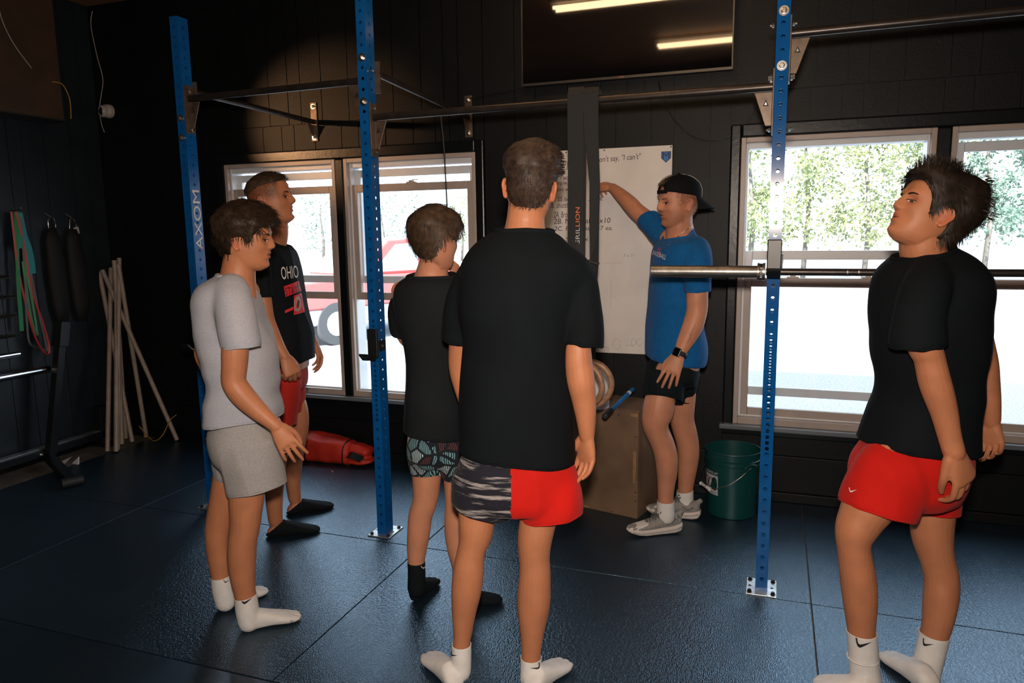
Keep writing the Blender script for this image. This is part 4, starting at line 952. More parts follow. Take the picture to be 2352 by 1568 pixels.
HL_T = [0, 25, 42, 55, 64, 72, 80, 90, 100, 110, 125, 150, 180]
HL_Z = [.076,.078,.066,.048,.030,-.006,-.008,.022,.020,-.010,-.052,-.078,-.080]
HC, HE = np.array((-.006,0,.016)), np.array((.098,.079,.105))
def strands(name, H, mt, parent, n, L, comb, lift=.5, grav=.3, curl=.3, wid=.0022, base=.0, hz=None, seg=6, seed=1, zmin=-.2, thr=(0, 180), dens=None):
    rg = random.Random(seed); V, F = [], []; hz = hz or HL_Z
    comb = comb if callable(comb) else (lambda p, th, c=np.asarray(comb,float): c)
    made = 0; tries = 0
    while made < n and tries < n*12:
        tries += 1
        th = rg.uniform(thr[0], thr[1])*math.pi/180*rg.choice((-1,1)); z = rg.uniform(-.085, .1178) if rg.random() > .3 else rg.uniform(.085, .1179)
        zh = ip(abs(math.degrees(th)), HL_T, hz)
        if z < zh or z < zmin: continue
        p0 = H.surf(th, z); nn = H.nor(th, z)
        ll = L(p0, th) if callable(L) else L
        if ll <= .001: continue
        ll *= rg.uniform(.7, 1.15); b0 = base(p0, th) if callable(base) else base
        p = p0+nn*b0; d = nrm(nn*lift+np.asarray(comb(p0, th))*(1-lift*.5)+np.array([rg.gauss(0,.16) for _ in range(3)]))
        side = nrm(np.cross(d, nn)+1e-6); pts = [p]; ph = rg.uniform(0, 6.3)
        for k in range(seg):
            d = nrm(d+np.array((0,0,-grav))*.35+np.asarray(comb(p, th))*.22+(side*math.cos(ph+k*1.5)+nn*math.sin(ph+k*1.5))*curl*.5)
            p = p+d*ll/seg
            # stay outside the hair already there
            e = (p-HC)/HE; q = math.sqrt(e@e); qm = 1.0+b0*.92/.092
            if q < qm and p[2] > -.06: p = HC+(p-HC)/q*qm
            pts.append(p)
        i0 = len(V); w0 = wid*rg.uniform(.6,1.2); m_ = len(pts)
        for k, q in enumerate(pts):
            w_ = w0*(1-.85*(k/(m_-1))**1.5); t = pts[min(k+1,m_-1)]-pts[max(k-1,0)]; sd = nrm(np.cross(t, q-HC+side*.02))
            V += [H.w(q+sd*w_), H.w(q-sd*w_)]
            if k: a = i0+(k-1)*2; F.append((a, a+1, a+3, a+2))
        made += 1
    me = bpy.data.meshes.new(name); me.from_pydata([tuple(map(float,v)) for v in V], [], F)
    me.polygons.foreach_set('use_smooth', [True]*len(me.polygons)); return me
def haircap(H, thick, hz=None, bump=.25, freq=30, seed=0):
    # solid under-volume of the hair, following the skull
    hz = hz or HL_Z; NT, NZ = 72, 44; V, F = [], []
    for i in range(NZ):
        for j in range(NT):
            th = -math.pi+2*math.pi*j/NT; zh = ip(abs(math.degrees(th)), HL_T, hz); s_ = i/(NZ-1)
            z = zh+(.1179-zh)*s_; p = H.surf(th, z); n_ = H.nor(th, z); e = min(1., s_/.18+.02)
            t = (thick(p, th) if callable(thick) else thick)*math.sqrt(e)
            t *= 1+bump*noise.noise(Vector(p)*freq+Vector((seed*7.,0,0)))
            V.append(H.w(p+n_*t))
    for i in range(NZ-1):
        for j in range(NT): k = (j+1) % NT; F.append((i*NT+j, i*NT+k, (i+1)*NT+k, (i+1)*NT+j))
    F.append(tuple((NZ-1)*NT+j for j in range(NT)))
    return V, F
def hair_object(name, H, mt, parent, caps, ss, label=None):
    V, F = caps if caps else ([], []); V = [tuple(map(float,v)) for v in V]; F = list(F)
    me = bpy.data.meshes.new(name); me.from_pydata(V, [], F); bm = bmesh.new(); bm.from_mesh(me)
    for s_ in ss: bm.from_mesh(s_)
    bm.to_mesh(me); bm.free(); me.polygons.foreach_set('use_smooth', [True]*len(me.polygons))
    o = link(name, me, mt, parent)
    if label: o['label'] = label
    return o
def hair_mat(name, c, c2, rough=.55):
    m = mat(name, c, rough, spec=.22); nt = m.node_tree; N, L = nt.nodes, nt.links; p = N['Principled BSDF']
    tc = N.new('ShaderNodeTexCoord'); n_ = N.new('ShaderNodeTexNoise'); n_.inputs['Scale'].default_value = 55; n_.inputs['Detail'].default_value = 5; L.new(tc.outputs['Object'], n_.inputs['Vector'])
    r = N.new('ShaderNodeValToRGB'); r.color_ramp.elements[0].position = .25; r.color_ramp.elements[1].position = .85; r.color_ramp.elements[0].color = (*c,1); r.color_ramp.elements[1].color = (*c2,1); L.new(n_.outputs['Fac'], r.inputs[0]); L.new(r.outputs[0], p.inputs['Base Color']); return m

# ------------------------------------------------------------------ hands and feet
def add_hand(m, W, D, pn, right, s=1., curl=(.35,.4,.45,.5), pip=.5, thumb=.55, spread=.10, tcurl=.3, r=1.):
    # wrist W, hand direction D, palm normal pn (out of the palm)
    W = np.asarray(W,float); D = nrm(D); pn = nrm(pn-D*(np.asarray(pn)@D)); T = np.cross(D, pn) if right else np.cross(pn, D)
    R = []
    for t, w_, h_ in ((-.02,.026,.019),(.0,.026,.0185),(.02,.031,.019),(.045,.037,.0175),(.07,.0395,.0145),(.085,.038,.0120),(.092,.033,.008)):
        c = W+D*t*s; R.append([c+(T*w_*math.copysign(abs(math.cos(a))**.85, math.cos(a))+pn*h_*math.sin(a))*s for a in np.linspace(0, 2*math.pi, 22, endpoint=False)])
    m.rings(R)
    for k, (off, ln) in enumerate(((.0305,.086),(.0103,.096),(-.0105,.090),(-.0305,.074))):
        b = W+(D*(.086-.006*abs(k-1.2))+T*off)*s; sp = spread*(1.35-k*.9)
        d = nrm(D+T*sp); ang = curl[k]; P = [np.append(b-d*.010*s, .0094*s*r), np.append(b, .0094*s*r)]; p = b
        for j, (f_, rr) in enumerate(((.46,.0086),(.30,.0077),(.24,.0066))):
            a = ang+(pip*j if j < 2 else pip*1.7); dd = nrm(d*math.cos(a)+pn*math.sin(a)); p = p+dd*ln*f_*s; P.append(np.append(p, rr*s*r))
        add_limb(m, P, 10, 3)
    b = W+(D*.022+T*.024+pn*.006)*s; d1 = nrm(D*.72+T*thumb+pn*.25); p1 = b+d1*.042*s; d2 = nrm(D*.9+T*(thumb*.45-tcurl*.4)+pn*(.15+tcurl)); p2 = p1+d2*.032*s; d3 = nrm(D*.95+T*(thumb*.2-tcurl*.6)+pn*(.1+tcurl)); p3 = p2+d3*.026*s
    add_limb(m, [np.append(b-d1*.012*s,.015*s), np.append(b,.0155*s), np.append(p1,.0112*s*r), np.append(p2,.0098*s*r), np.append(p3,.0078*s*r)], 12, 3)
def foot_sections(heel, toe, grow=0., s=1., toes=True):
    heel, toe = np.asarray(heel,float), np.asarray(toe,float); L = np.linalg.norm(toe-heel); f = nrm(toe-heel); sd = np.array((-f[1], f[0], 0)); R = []
    for t, w_, h_, zl in ((.0,.016,.030,.010),(.03,.027,.050,.003),(.10,.033,.068,.0),(.22,.034,.083,.0),(.36,.035,.074,.002),(.5,.038,.060,.004),(.65,.043,.047,.002),(.78,.045,.036,.0),(.88,.041,.028,.001),(.95,.032,.023,.003),(1.0,.016,.014,.006)):
        c = heel+f*L*t; w2, h2 = (w_+grow)*s, h_*s+grow*1.6; r = []
        for a in np.linspace(0, 2*math.pi, 24, endpoint=False):
            ca, sa = math.cos(a), math.sin(a); x = w2*math.copysign(abs(ca)**.8, ca)*(1 if sa > -.2 else .93); z = zl+(h2-zl)*(.5+.5*math.copysign(abs(sa)**.75, sa)); r.append(c+sd*x+ZZ*max(z, .0015))
        R.append(r)
    return R
def toe_ridges(me, heel, toe, s=1., amp=.0035):
    heel, toe = np.asarray(heel,float), np.asarray(toe,float); f = nrm(toe-heel); sd = np.array((-f[1], f[0], 0)); L = np.linalg.norm(toe-heel)
    c, n = vco(me), vno(me); q = c-heel; t = (q@f)/L; x = q@sd
    k = np.where((t > .82) & (c[:,2] < .05), amp*np.abs(np.sin(x/(.036*s)*math.pi*1.3+.4))**6*np.minimum(1, (t-.82)/.08), 0)
    setco(me, c-n*k[:,None])

def skin_mat(name, c):
    m = mat(name, c, .52, spec=.35, sss=.12); nt = m.node_tree; N, L = nt.nodes, nt.links; p = N['Principled BSDF']
    at = N.new('ShaderNodeAttribute'); at.attribute_name = 'tint'
    tc = N.new('ShaderNodeTexCoord'); n_ = N.new('ShaderNodeTexNoise'); n_.inputs['Scale'].default_value = 16; n_.inputs['Detail'].default_value = 5; L.new(tc.outputs['Object'], n_.inputs['Vector'])
    r = N.new('ShaderNodeMapRange'); r.inputs[1].default_value = .3; r.inputs[2].default_value = .7; r.inputs[3].default_value = .90; r.inputs[4].default_value = 1.08; L.new(n_.outputs['Fac'], r.inputs[0])
    x = N.new('ShaderNodeVectorMath'); x.operation = 'MULTIPLY'; x.inputs[0].default_value = c; L.new(at.outputs['Color'], x.inputs[1])
    y = N.new('ShaderNodeVectorMath'); y.operation = 'SCALE'; L.new(x.outputs[0], y.inputs[0]); L.new(r.outputs[0], y.inputs['Scale']); L.new(y.outputs[0], p.inputs['Base Color'])
    n2 = N.new('ShaderNodeTexNoise'); n2.inputs['Scale'].default_value = 240; L.new(tc.outputs['Object'], n2.inputs['Vector']); b = N.new('ShaderNodeBump'); b.inputs['Strength'].default_value = .12; b.inputs['Distance'].default_value = .002; L.new(n2.outputs['Fac'], b.inputs['Height']); L.new(b.outputs[0], p.inputs['Normal'])
    return m
def fabric(name, c, var=.12, rough=.85, vs=6., sheen=.04, weave=700):
    m = mat(name, c, rough, spec=.14, var=var, vscale=vs, bump=.22, bscale=weave); p = m.node_tree.nodes['Principled BSDF']
    p.inputs['Sheen Weight'].default_value = sheen; return m
def paint(me, H, skin, stub=None, lips=(1.0,.55,.55), rosy=True):
    a = me.color_attributes.new('tint', 'FLOAT_COLOR', 'POINT'); out = np.ones((len(me.vertices), 4)); c = np.empty(len(me.vertices)*3); me.vertices.foreach_get('co', c); c = c.reshape(-1,3)
    D = (c-H.c)/H.s; X, Y, Z = D@H.f, D@H.l, D@H.u; near = (np.abs(X) < .16) & (np.abs(Y) < .12) & (np.abs(Z) < .15)
    g = lambda v, m_, q: np.exp(-((v-m_)/q)**2)
    lip = g(Y,0,.019)*(g(Z,-.049,.0042)+g(Z,-.0615,.005))*(X > .06)*near; ear = g(np.abs(Y),.086,.014)*g(X,-.02,.025)*g(Z,-.012,.035)*near
    eye = g(np.abs(Y),.032,.015)*g(Z,.004,.010)*(X > .04)*near
    for ch, (l_, e_, y_) in enumerate(((lips[0]*.85, 1.06, .72), (lips[1], .72, .66), (lips[2], .68, .66))):
        out[:,ch] *= (1+(l_-1)*np.clip(lip,0,1))*(1+(e_-1)*ear)*(1+(y_-1)*eye)
    if stub is not None:
        k = np.clip(stub(X, Y, Z), 0, 1)*near
        for ch, s_ in enumerate((.42,.36,.34)): out[:,ch] *= 1+(s_-1)*k
    a.data.foreach_set('color', out.ravel())
def face_bits(H, parent, eyecol, brow_m, bvh, sides=(-1, 1), lid=.35):
    def hit(y, z):
        o = Vector(H.w((.2, y, z))); h, n_, _, _ = bvh.ray_cast(o, Vector(-H.f), .3); return (np.array(h), np.array(n_)) if h else (H.w((.08, y, z)), H.f)
    for sd in sides:
        m = MB(); V, F = [], []; NX, NY = 9, 5
        for i in range(NX):
            for j in range(NY):
                a = i/(NX-1)*2-1; hh = .0048*math.sqrt(max(0, 1-a*a)); y = sd*.031+a*.0135; z = .0015+(j/(NY-1)*2-1)*hh*(1-lid*(j > 2))
                p, n_ = hit(y, z); V.append(p+H.f*(.0012+.002*math.sqrt(max(0,1-a*a)))*H.s)
        for i in range(NX-1):
            for j in range(NY-1): F.append((i*NY+j, (i+1)*NY+j, (i+1)*NY+j+1, i*NY+j+1))
        m.add(V, F); o = m.build('eye', [M['eye_white'], eyecol], parent, smooth=True)
        for k, pl_ in enumerate(o.data.polygons):
            if 2 <= k//(NY-1) <= 5: pl_.material_index = 1
        m = MB(); m.tube([hit(sd*.031+a*.0145, .0015+.0042*(1-lid*.5)*math.sqrt(max(0,1-a*a)))[0]+H.f*.0028*H.s for a in np.linspace(-1,1,9)], .0015*H.s, 5); m.build('eyelash', M['lash'], parent)
        m = MB(); m.tube([hit(sd*(.016+.032*t), .0190+.0045*math.sin(t*2.6))[0]+H.f*.001*H.s for t in np.linspace(0,1,9)], [.0025,.0042,.0046,.0045,.0042,.0036,.003,.0024,.0014], 6, flat=.7); m.build('eyebrow', brow_m, parent, smooth=True)
    m = MB(); m.tube([hit(y, -.0553)[0]+H.f*.0003 for y in np.linspace(-.019,.019,9)], [.0006,.0012,.0016,.0018,.0018,.0018,.0016,.0012,.0006], 5); m.build('mouth_line', M['lipline'], parent)
    for sd in (-1, 1):
        if sd in sides or len(sides) == 2:
            p, n_ = hit(sd*.008, -.0345); m = MB(); m.lathe(p+H.u*.001, [(.0001,-.001),(.0032,0),(.0001,.001)], nrm(H.f-H.u*.9), 8); m.build('nostril', M['lipline'], parent)
M['eye_white'] = mat('eye_white', (.55,.5,.47), .25); M['iris_brown'] = mat('iris_brown', (.03,.018,.012), .15); M['lash'] = mat('lash', (.015,.01,.008), .6); M['lipline'] = mat('lip_shadow', (.10,.025,.02), .6)
def bvh_of(me): return BVHTree.FromPolygons([v.co.copy() for v in me.vertices], [tuple(p.vertices) for p in me.polygons])

def sock(parent, heel, toe, leg, topn, top, mt, s=1., grow=.003, rolls=True):
    # leg: ankle rows (px limb); cut at top plane
    m = MB(); m.rings(foot_sections(heel, toe, grow, s)); add_limb(m, leg, 20, 4, grow=grow)
    me = voxel(m, 'sock', .0048, 5); toe_ridges(me, heel, toe, s)
    cut(me, top, topn); keep_largest(me); me.update()
    c = vco(me); c[:,2] = np.maximum(c[:,2], .0012); setco(me, c)
    return cloth('sock', me, mt, parent, .002)
# ================================================================== figures
SK = skin_mat('skin_warm', (.42,.165,.080)); SK2 = skin_mat('skin_light', (.45,.195,.112)); SK3 = skin_mat('skin_tan', (.38,.148,.072))
F_BLACK = fabric('black_jersey', (.0028,.0045,.0062), .2, vs=5, sheen=0.); F_CHAR = fabric('charcoal_jersey', (.0075,.0095,.0115), .2, vs=5, sheen=0.); F_GREY = fabric('heather_grey_jersey', (.36,.365,.41), .08, vs=160, weave=500)
F_FLEECE = fabric('grey_fleece', (.31,.295,.29), .14, vs=170, weave=300); F_BLUE = fabric('royal_blue_jersey', (.004,.085,.26), .12, vs=40); F_RED = fabric('red_shorts', (.47,.010,.006), .18, vs=5); F_RED2 = fabric('brick_red_shorts', (.33,.016,.010), .15, vs=6)
F_NAVY = fabric('black_shorts', (.004,.0065,.0085), .2, sheen=0.); F_SOCKW = fabric('white_sock', (.62,.60,.58), .06, vs=30, weave=350); F_SOCKB = fabric('black_sock', (.004,.006,.008), .15, sheen=0., weave=350)
def sole(p): return np.array((p[0], p[1], 0.))

def person(lab, skin, H, torso, arms, neck, legs, feet, hands, shirt, sleeves, hem, collar, shorts, stub=None, vox=.0034, ex=2.3, yaw=0., wr=None, seed=0, cloth_grow=0.):
    m = MB()
    add_rows(m, [r for r in torso if r[0] > collar[0][1]-4], inset=.028, ex=ex, yaw=yaw); add_rows(m, shorts['rows'], inset=.034, ex=ex, yaw=yaw)
    add_limb(m, px_limb(neck), 22); H.add(m)
    def under(P, c, n_, k):      # slimmer where clothing covers it
        return [np.append(p[:3], p[3]*(k if (p[:3]-c)@n_ < -.012 else 1)) for p in P]
    d0 = torso[5][3]
    for a, s_ in zip(arms, sleeves):
        Q = px_limb(s_[0]); x, y, d, r = a[0]; a = [(x, y, d*.3+d0*.7, r)]+list(a)      # rooted in the shoulder girdle
        add_limb(m, under(px_limb(a), U(*s_[1]), nrm(Q[-1][:3]-Q[-2][:3]), .82), 18, soft=2)
    for l, tb in zip(legs, shorts['tubes']):
        hp = [U(*q) for q in tb['hem']]; Q = under(px_limb(l), np.mean(hp,0), -plane3(*hp), .80); Q[0][3] *= .7; add_limb(m, Q, 22, soft=3)
    for f in feet: m.rings(foot_sections(np.asarray(f[0])*.97+np.asarray(f[1])*.03, np.asarray(f[1])*.96+np.asarray(f[0])*.04, s=.9*(f[2] if len(f) > 2 else 1.)))
    for h in hands: add_hand(m, **h)
    me = voxel(m, 'person', vox, 4, .45, .42); keep_largest(me)
    paint(me, H, skin, stub); bvh = bvh_of(me)
    base = (fl_mid(feet))
    o = link('person', me, skin, base=base); tag(o, lab, 'person')
    # shirt
    hp = [U(x, y, d) for x, y, d in hem]; hn = plane3(*hp); cp_ = [U(x, y, d) for x, y, d in collar]; cn = plane3(*cp_)
    planes = [(np.mean(hp,0), -hn, -ZZ, .32), (np.mean(cp_,0), cn, ZZ, .095)]
    m = MB(); add_rows(m, torso, ex=ex, yaw=yaw, planes=planes); sp = []
    for s_ in sleeves:
        P = px_limb(s_[0]); ax = nrm(P[-1][:3]-P[-2][:3]); c = U(*s_[1]); n_ = nrm(ax+(np.asarray(s_[2]) if len(s_) > 2 else 0)); pl = (c, n_, ax, .12); sp.append(pl)
        add_limb(m, P, 22, 5, round_='top', planes=[pl])
    me = voxel(m, 't_shirt', .0062, 2, .5); keep_largest(me); open_caps(me, planes+sp); relax(me, planes+sp, 30)
    wrinkle(me, wr or [(7, 7, 2.2, .006), (4, 4, 9, -.005)], seed); sh = cloth('t_shirt', me, shirt, o); rim(me, planes[1], shirt, sh, 'collar', .0055, 1.6); rim(me, planes[0], shirt, sh, 'hem', .0028, 1.5)
    for q in sp: rim(me, q, shirt, sh, 'cuff', .0028, 1.5)
    # shorts
    hy = np.mean([q[1] for q in hem])+8; tuck = [(y, xl+8, xr-8, d, t-.018) if y < hy else (y, xl, xr, d, t) for y, xl, xr, d, t in shorts['rows']]
    m = MB(); add_rows(m, tuck, ex=ex, yaw=yaw); sp = []
    for tb in shorts['tubes']:
        P = px_limb(tb['limb']); hpp = [U(*q) for q in tb['hem']]; n_ = -plane3(*hpp); ce = P[-1][:3]; tx = nrm(P[-1][:3]-P[-2][:3]); ce = ce-tx*(((ce-np.mean(hpp,0))@n_)/(tx@n_)); rr = float(P[-1][3]); pl = (ce, n_, tx, rr*1.15); sp.append(pl)
        add_limb(m, P, 26, 5, flat=tb.get('flat', 1.), round_=False, planes=[pl])
    me2 = voxel(m, 'shorts', .0058, 2, .5); keep_largest(me2); open_caps(me2, sp); relax(me2, sp, 16); wrinkle(me2, shorts.get('wr') or [(9, 9, 3, .005), (5, 5, 10, -.004)], seed+5)
    so = cloth('shorts', me2, shorts['mat'], o)
    for k, q in enumerate(sp): rim(me2, (*q[:3], q[3]*.86), shorts['mat'][k] if isinstance(shorts['mat'], list) else shorts['mat'], so, 'hem', .0028, 1.6)
    return o, sh, so, bvh
def fl_mid(feet): c = np.mean([np.asarray(f[0])+np.asarray(f[1]) for f in feet], 0)/2; return (c[0], c[1], 0.)
def decal(me, bvh, vdir, mt, parent, name='print', off=.0015): return link(name, project(me, bvh, vdir, off), mt, parent)
def px_swoosh(cx, cy, d, wpx, ang, bvh, mt, parent, mirror=1, off=.0022):
    c = U(cx, cy, d); X = RT*math.cos(ang)+UP*math.sin(ang); Y = UP*math.cos(ang)-RT*math.sin(ang)
    me = swoosh(c, X*mirror, Y, wpx*d/FPX); return decal(me, bvh, nrm(c-CAM), mt, parent, 'swoosh', off)
def ang_dir(deg): a = math.radians(deg); return RH*math.cos(a)+FH*math.sin(a)    # 0 faces right of the picture, 90 away, 180 left

# ------------------------------------------------------------------ boy in the light grey T-shirt
H1 = Head(U(566, 550, 2.80), ang_dir(6), -.05, 0., .985)
hd = U(664, 1026, 2.575)-U(634, 978, 2.58)
f1 = [(fl(553, 1449), fl(692, 1419), .95), (fl(501, 1403), fl(614, 1358), .95)]
P1, S1, O1, B1 = person('boy in a light grey T-shirt, grey shorts and white socks looking right', SK, H1,
    torso=[(622,512,556,2.80,.055),(634,502,562,2.80,.08),(646,490,570,2.80,.12),(662,474,576,2.80,.155),(682,464,584,2.80,.172),(704,459,593,2.80,.175),(747,461,607,2.80,.165),(784,466,618,2.80,.155),(829,474,632,2.80,.15),(859,481,640,2.80,.15),(884,483,641,2.80,.15),(904,480,638,2.80,.152),(926,475,641,2.80,.156),(946,475,640,2.80,.16),(980,478,640,2.80,.16),(1000,480,642,2.80,.16)],
    arms=[[(536,690,2.66,29),(540,760,2.61,31),(540,800,2.60,31),(538,845,2.60,29),(537,878,2.60,28),(559,910,2.60,28),(590,940,2.59,24),(615,962,2.58,19),(634,978,2.58,16)],
          [(500,690,2.95,27),(482,760,2.97,27),(470,806,2.97,24),(478,830,2.95,24),(500,870,2.93,21),(530,905,2.92,16)]],
    neck=[(548,680,2.80,42),(546,645,2.80,40),(549,612,2.80,37),(556,585,2.80,38)],
    legs=[[(570,1000,2.745,62),(568,1080,2.74,52),(566,1140,2.735,42),(564,1176,2.73,38),(563,1205,2.73,36),(557,1240,2.73,34),(555,1285,2.735,34),(558,1330,2.735,29),(563,1365,2.735,25),(567,1400,2.735,24)],
          [(545,1000,2.875,58),(530,1080,2.88,48),(518,1140,2.885,36),(507,1180,2.885,32),(499,1215,2.885,29),(499,1250,2.885,27),(504,1290,2.885,26),(507,1325,2.885,22),(512,1360,2.885,22)]],
    feet=f1, hands=[dict(W=U(634,978,2.58), D=hd, pn=-RH*.25+FH*.9-ZZ*.1, right=True, s=.92, curl=(.15,.2,.25,.3), pip=.3, spread=.13, thumb=.4)],
    shirt=F_GREY, sleeves=[([(534,664,2.70,30),(538,700,2.655,41),(546,745,2.63,44),(552,785,2.615,44),(556,815,2.61,45)], (555,799,2.61)), ([(520,672,2.92,30),(500,720,2.95,36),(486,770,2.96,34),(478,800,2.97,32)], (482,790,2.97))],
    hem=[(478,973,2.80),(640,950,2.80),(560,976,2.64)], collar=[(499,630,2.80),(572,664,2.80),(536,652,2.72)],
    shorts=dict(mat=F_FLEECE, rows=[(930,486,630,2.80,.14),(960,482,638,2.80,.152),(990,481,643,2.80,.155),(1020,485,645,2.80,.155),(1050,494,645,2.80,.14),(1070,510,640,2.80,.10)],
        tubes=[dict(limb=[(568,1010,2.75,74),(574,1050,2.745,72),(584,1090,2.745,70),(592,1125,2.745,69),(594,1160,2.745,69)], hem=[(522,1134,2.745),(660,1106,2.745),(590,1137,2.62)], flat=.92), dict(limb=[(548,1010,2.87,64),(545,1050,2.88,60),(546,1090,2.885,52),(548,1130,2.885,52)], hem=[(495,1095,2.885),(600,1090,2.885),(540,1108,2.78)], flat=.9)]),
    wr=[(5, 6, 2.4, .009), (3.5, 4, 11, -.013), (9, 9, 16, -.004)], seed=1)
for (h, t, s_), lg, tp, nn in ((f1[0], [(563,1355,2.735,25),(567,1395,2.735,26),(572,1425,2.735,25)], (563,1367,2.735), ZZ-RH*.12), (f1[1], [(507,1315,2.885,22),(512,1350,2.885,24),(518,1380,2.885,23)], (506,1322,2.885), ZZ-RH*.1)):
    sk = sock(P1, h, t, px_limb(lg), nn, U(*tp), F_SOCKW, s_); b = bvh_of(sk.data)
    if h is f1[0][0]:
        px_swoosh(567, 1378, 2.735, 30, .25, b, M['print_black'], sk); me, _ = text_mesh('DRI-FIT', U(666, 1424, 2.78), -ZZ+RH*.12, RH, h=.012, w=.034); decal(me, b, nrm(U(668,1415,2.78)-CAM), M['print_black'], sk, 'lettering', .002)
    else: px_swoosh(520, 1334, 2.885, 14, .2, b, M['print_black'], sk)
BR1 = hair_mat('dark_brown_hair', (.010,.0065,.0045), (.045,.026,.015))
def comb1(p, th): return nrm(np.array((.75 if p[2] > .03 else .15, .25*np.sign(p[1]), -.15 if p[2] > .05 else -.8)))
hz1 = [.058,.056,.048,.034,.020,-.012,-.012,.010,.006,-.020,-.055,-.075,-.078]
th1 = lambda p, th: .009+.024*np.clip((p[2]+.03)/.10,0,1)*(1-.35*np.clip((p[0]-.02)/.06,0,1))
hair_object('hair', H1, BR1, P1, haircap(H1, th1, hz1, .5, 34, 1), [strands('s', H1, BR1, P1, 3000, lambda p, th: .028+.022*np.clip((p[2]+.02)/.1,0,1), comb1, .45, .3, .9, .0017, lambda p, th: th1(p,th)*.9, hz1, seed=11),
    strands('s', H1, BR1, P1, 800, .052, (.95,0,-.35), .45, .55, 1.1, .0018, .02, hz1, seed=12, zmin=.06, thr=(0,60))], 'tousled dark brown hair with a curly fringe')
face_bits(H1, P1, M['iris_brown'], BR1, B1, lid=.5)

# ------------------------------------------------------------------ young man in the black printed T-shirt
H2 = Head(U(623, 459, 3.66), ang_dir(2), .16, 0., 1.06, .15, .004)
f2 = [(fl(611, 1232), fl(736, 1220)), (fl(657, 1182), fl(767, 1164))]
P2, S2, O2, B2 = person('young man in a black T-shirt with red print and red shorts by the window', SK3, H2,
    torso=[(536,600,646,3.72,.055),(548,592,652,3.72,.09),(562,580,660,3.72,.15),(580,572,671,3.72,.20),(600,569,678,3.72,.215),(632,570,688,3.72,.21),(667,574,693,3.72,.20),(704,582,698,3.72,.185),(737,590,706,3.72,.18),(762,596,713,3.72,.18),(790,600,717,3.72,.182),(816,604,718,3.72,.185),(845,606,718,3.72,.185)],
    arms=[[(594,590,3.52,21),(598,640,3.47,23),(604,683,3.46,19),(609,712,3.46,18),(614,735,3.46,17),(625,765,3.44,17),(638,795,3.42,16),(654,820,3.41,12.5)],
          [(640,600,3.93,20),(668,690,3.96,18),(690,740,3.94,16),(708,768,3.92,14),(722,788,3.91,10)]],
    neck=[(622,575,3.71,28),(632,556,3.70,26),(636,535,3.68,25),(634,510,3.67,26)],
    legs=[[(655,890,3.62,36),(648,960,3.62,32),(640,1020,3.63,27),(633,1060,3.64,25),(630,1110,3.65,23),(630,1160,3.655,19),(633,1195,3.66,17)],
          [(672,890,3.86,32),(682,940,3.87,26),(688,985,3.90,21),(680,1020,3.93,21),(674,1070,3.96,20),(673,1110,3.965,17),(677,1145,3.97,15)]],
    feet=f2, hands=[dict(W=U(654,820,3.41), D=U(672,858,3.40)-U(654,820,3.41), pn=FH*.8-RH*.6, right=True, s=1.02, curl=(.9,.95,1.0,1.05), pip=.9, spread=.06, thumb=.35, tcurl=.5),
                    dict(W=U(722,788,3.91), D=U(736,818,3.93)-U(722,788,3.91), pn=-FH*.5-RH*.8, right=False, s=.98, curl=(.55,.5,.5,.5), pip=.5, spread=.1, thumb=.4)],
    shirt=F_BLACK, sleeves=[([(598,572,3.56,24),(598,610,3.50,28),(602,650,3.47,25),(606,684,3.46,21),(608,700,3.46,21)], (606,682,3.46)), ([(640,580,3.9,24),(655,640,3.95,24),(668,680,3.96,22)], (664,672,3.96))],
    hem=[(640,838,3.72),(717,822,3.72),(680,838,3.54)], collar=[(612,545,3.72),(653,564,3.72),(630,556,3.64)],
    shorts=dict(mat=F_RED2, rows=[(800,610,712,3.72,.165),(830,612,708,3.72,.17),(860,612,702,3.72,.17),(890,614,698,3.74,.165)],
        tubes=[dict(limb=[(652,870,3.63,38),(650,910,3.63,37),(647,950,3.63,35),(645,985,3.63,34)], hem=[(612,968,3.63),(674,974,3.63),(645,976,3.55)]), dict(limb=[(664,870,3.84,35),(667,900,3.85,34),(668,940,3.86,33),(668,965,3.86,33)], hem=[(636,949,3.86),(700,941,3.86),(670,950,3.78)])]),
    stub=lambda X, Y, Z: .85*np.clip((Z+.012)/.03,0,1)*np.clip((.066-X)/.018,0,1)*np.clip((np.abs(Y)-.035)/.02,0,1)+np.clip((Z+.06)/.03,0,1)*np.clip((-.035-X)/.02,0,1)*.9, ex=2.3, wr=[(8, 8, 2, .007), (4, 4, 8, -.006)], seed=2)
for (h, t), lg, tp, nn in ((f2[0], [(632,1190,3.66,18),(636,1208,3.66,17)], (636,1206,3.66), ZZ-RH*.75), (f2[1], [(677,1140,3.97,16),(682,1158,3.97,16)], (682,1157,3.97), ZZ-RH*.75)): sock(P2, h, t, px_limb(lg), nn, U(*tp), F_SOCKB)
BR2 = hair_mat('cropped_brown_hair', (.018,.011,.007), (.075,.042,.024))
hz2 = [.072,.074,.072,.070,.069,.068,.068,.066,.062,.056,.046,.036,.030]
hair_object('hair', H2, BR2, P2, haircap(H2, .009, hz2, .3, 40, 2), [strands('s', H2, BR2, P2, 2600, .018, (.9,0,-.1), .35, .1, .25, .0014, .0085, hz2, 4, seed=21), strands('s', H2, BR2, P2, 5200, .0055, (-.2,0,-.6), .35, .1, .1, .0008, .0004, [.06]*3+[.05,.04,.0,.012,.03,.026,-.0,-.03,-.05,-.055], 3, seed=22, thr=(50,180))], 'short brown crop with faded sides')
face_bits(H2, P2, M['iris_brown'], BR2, B2)
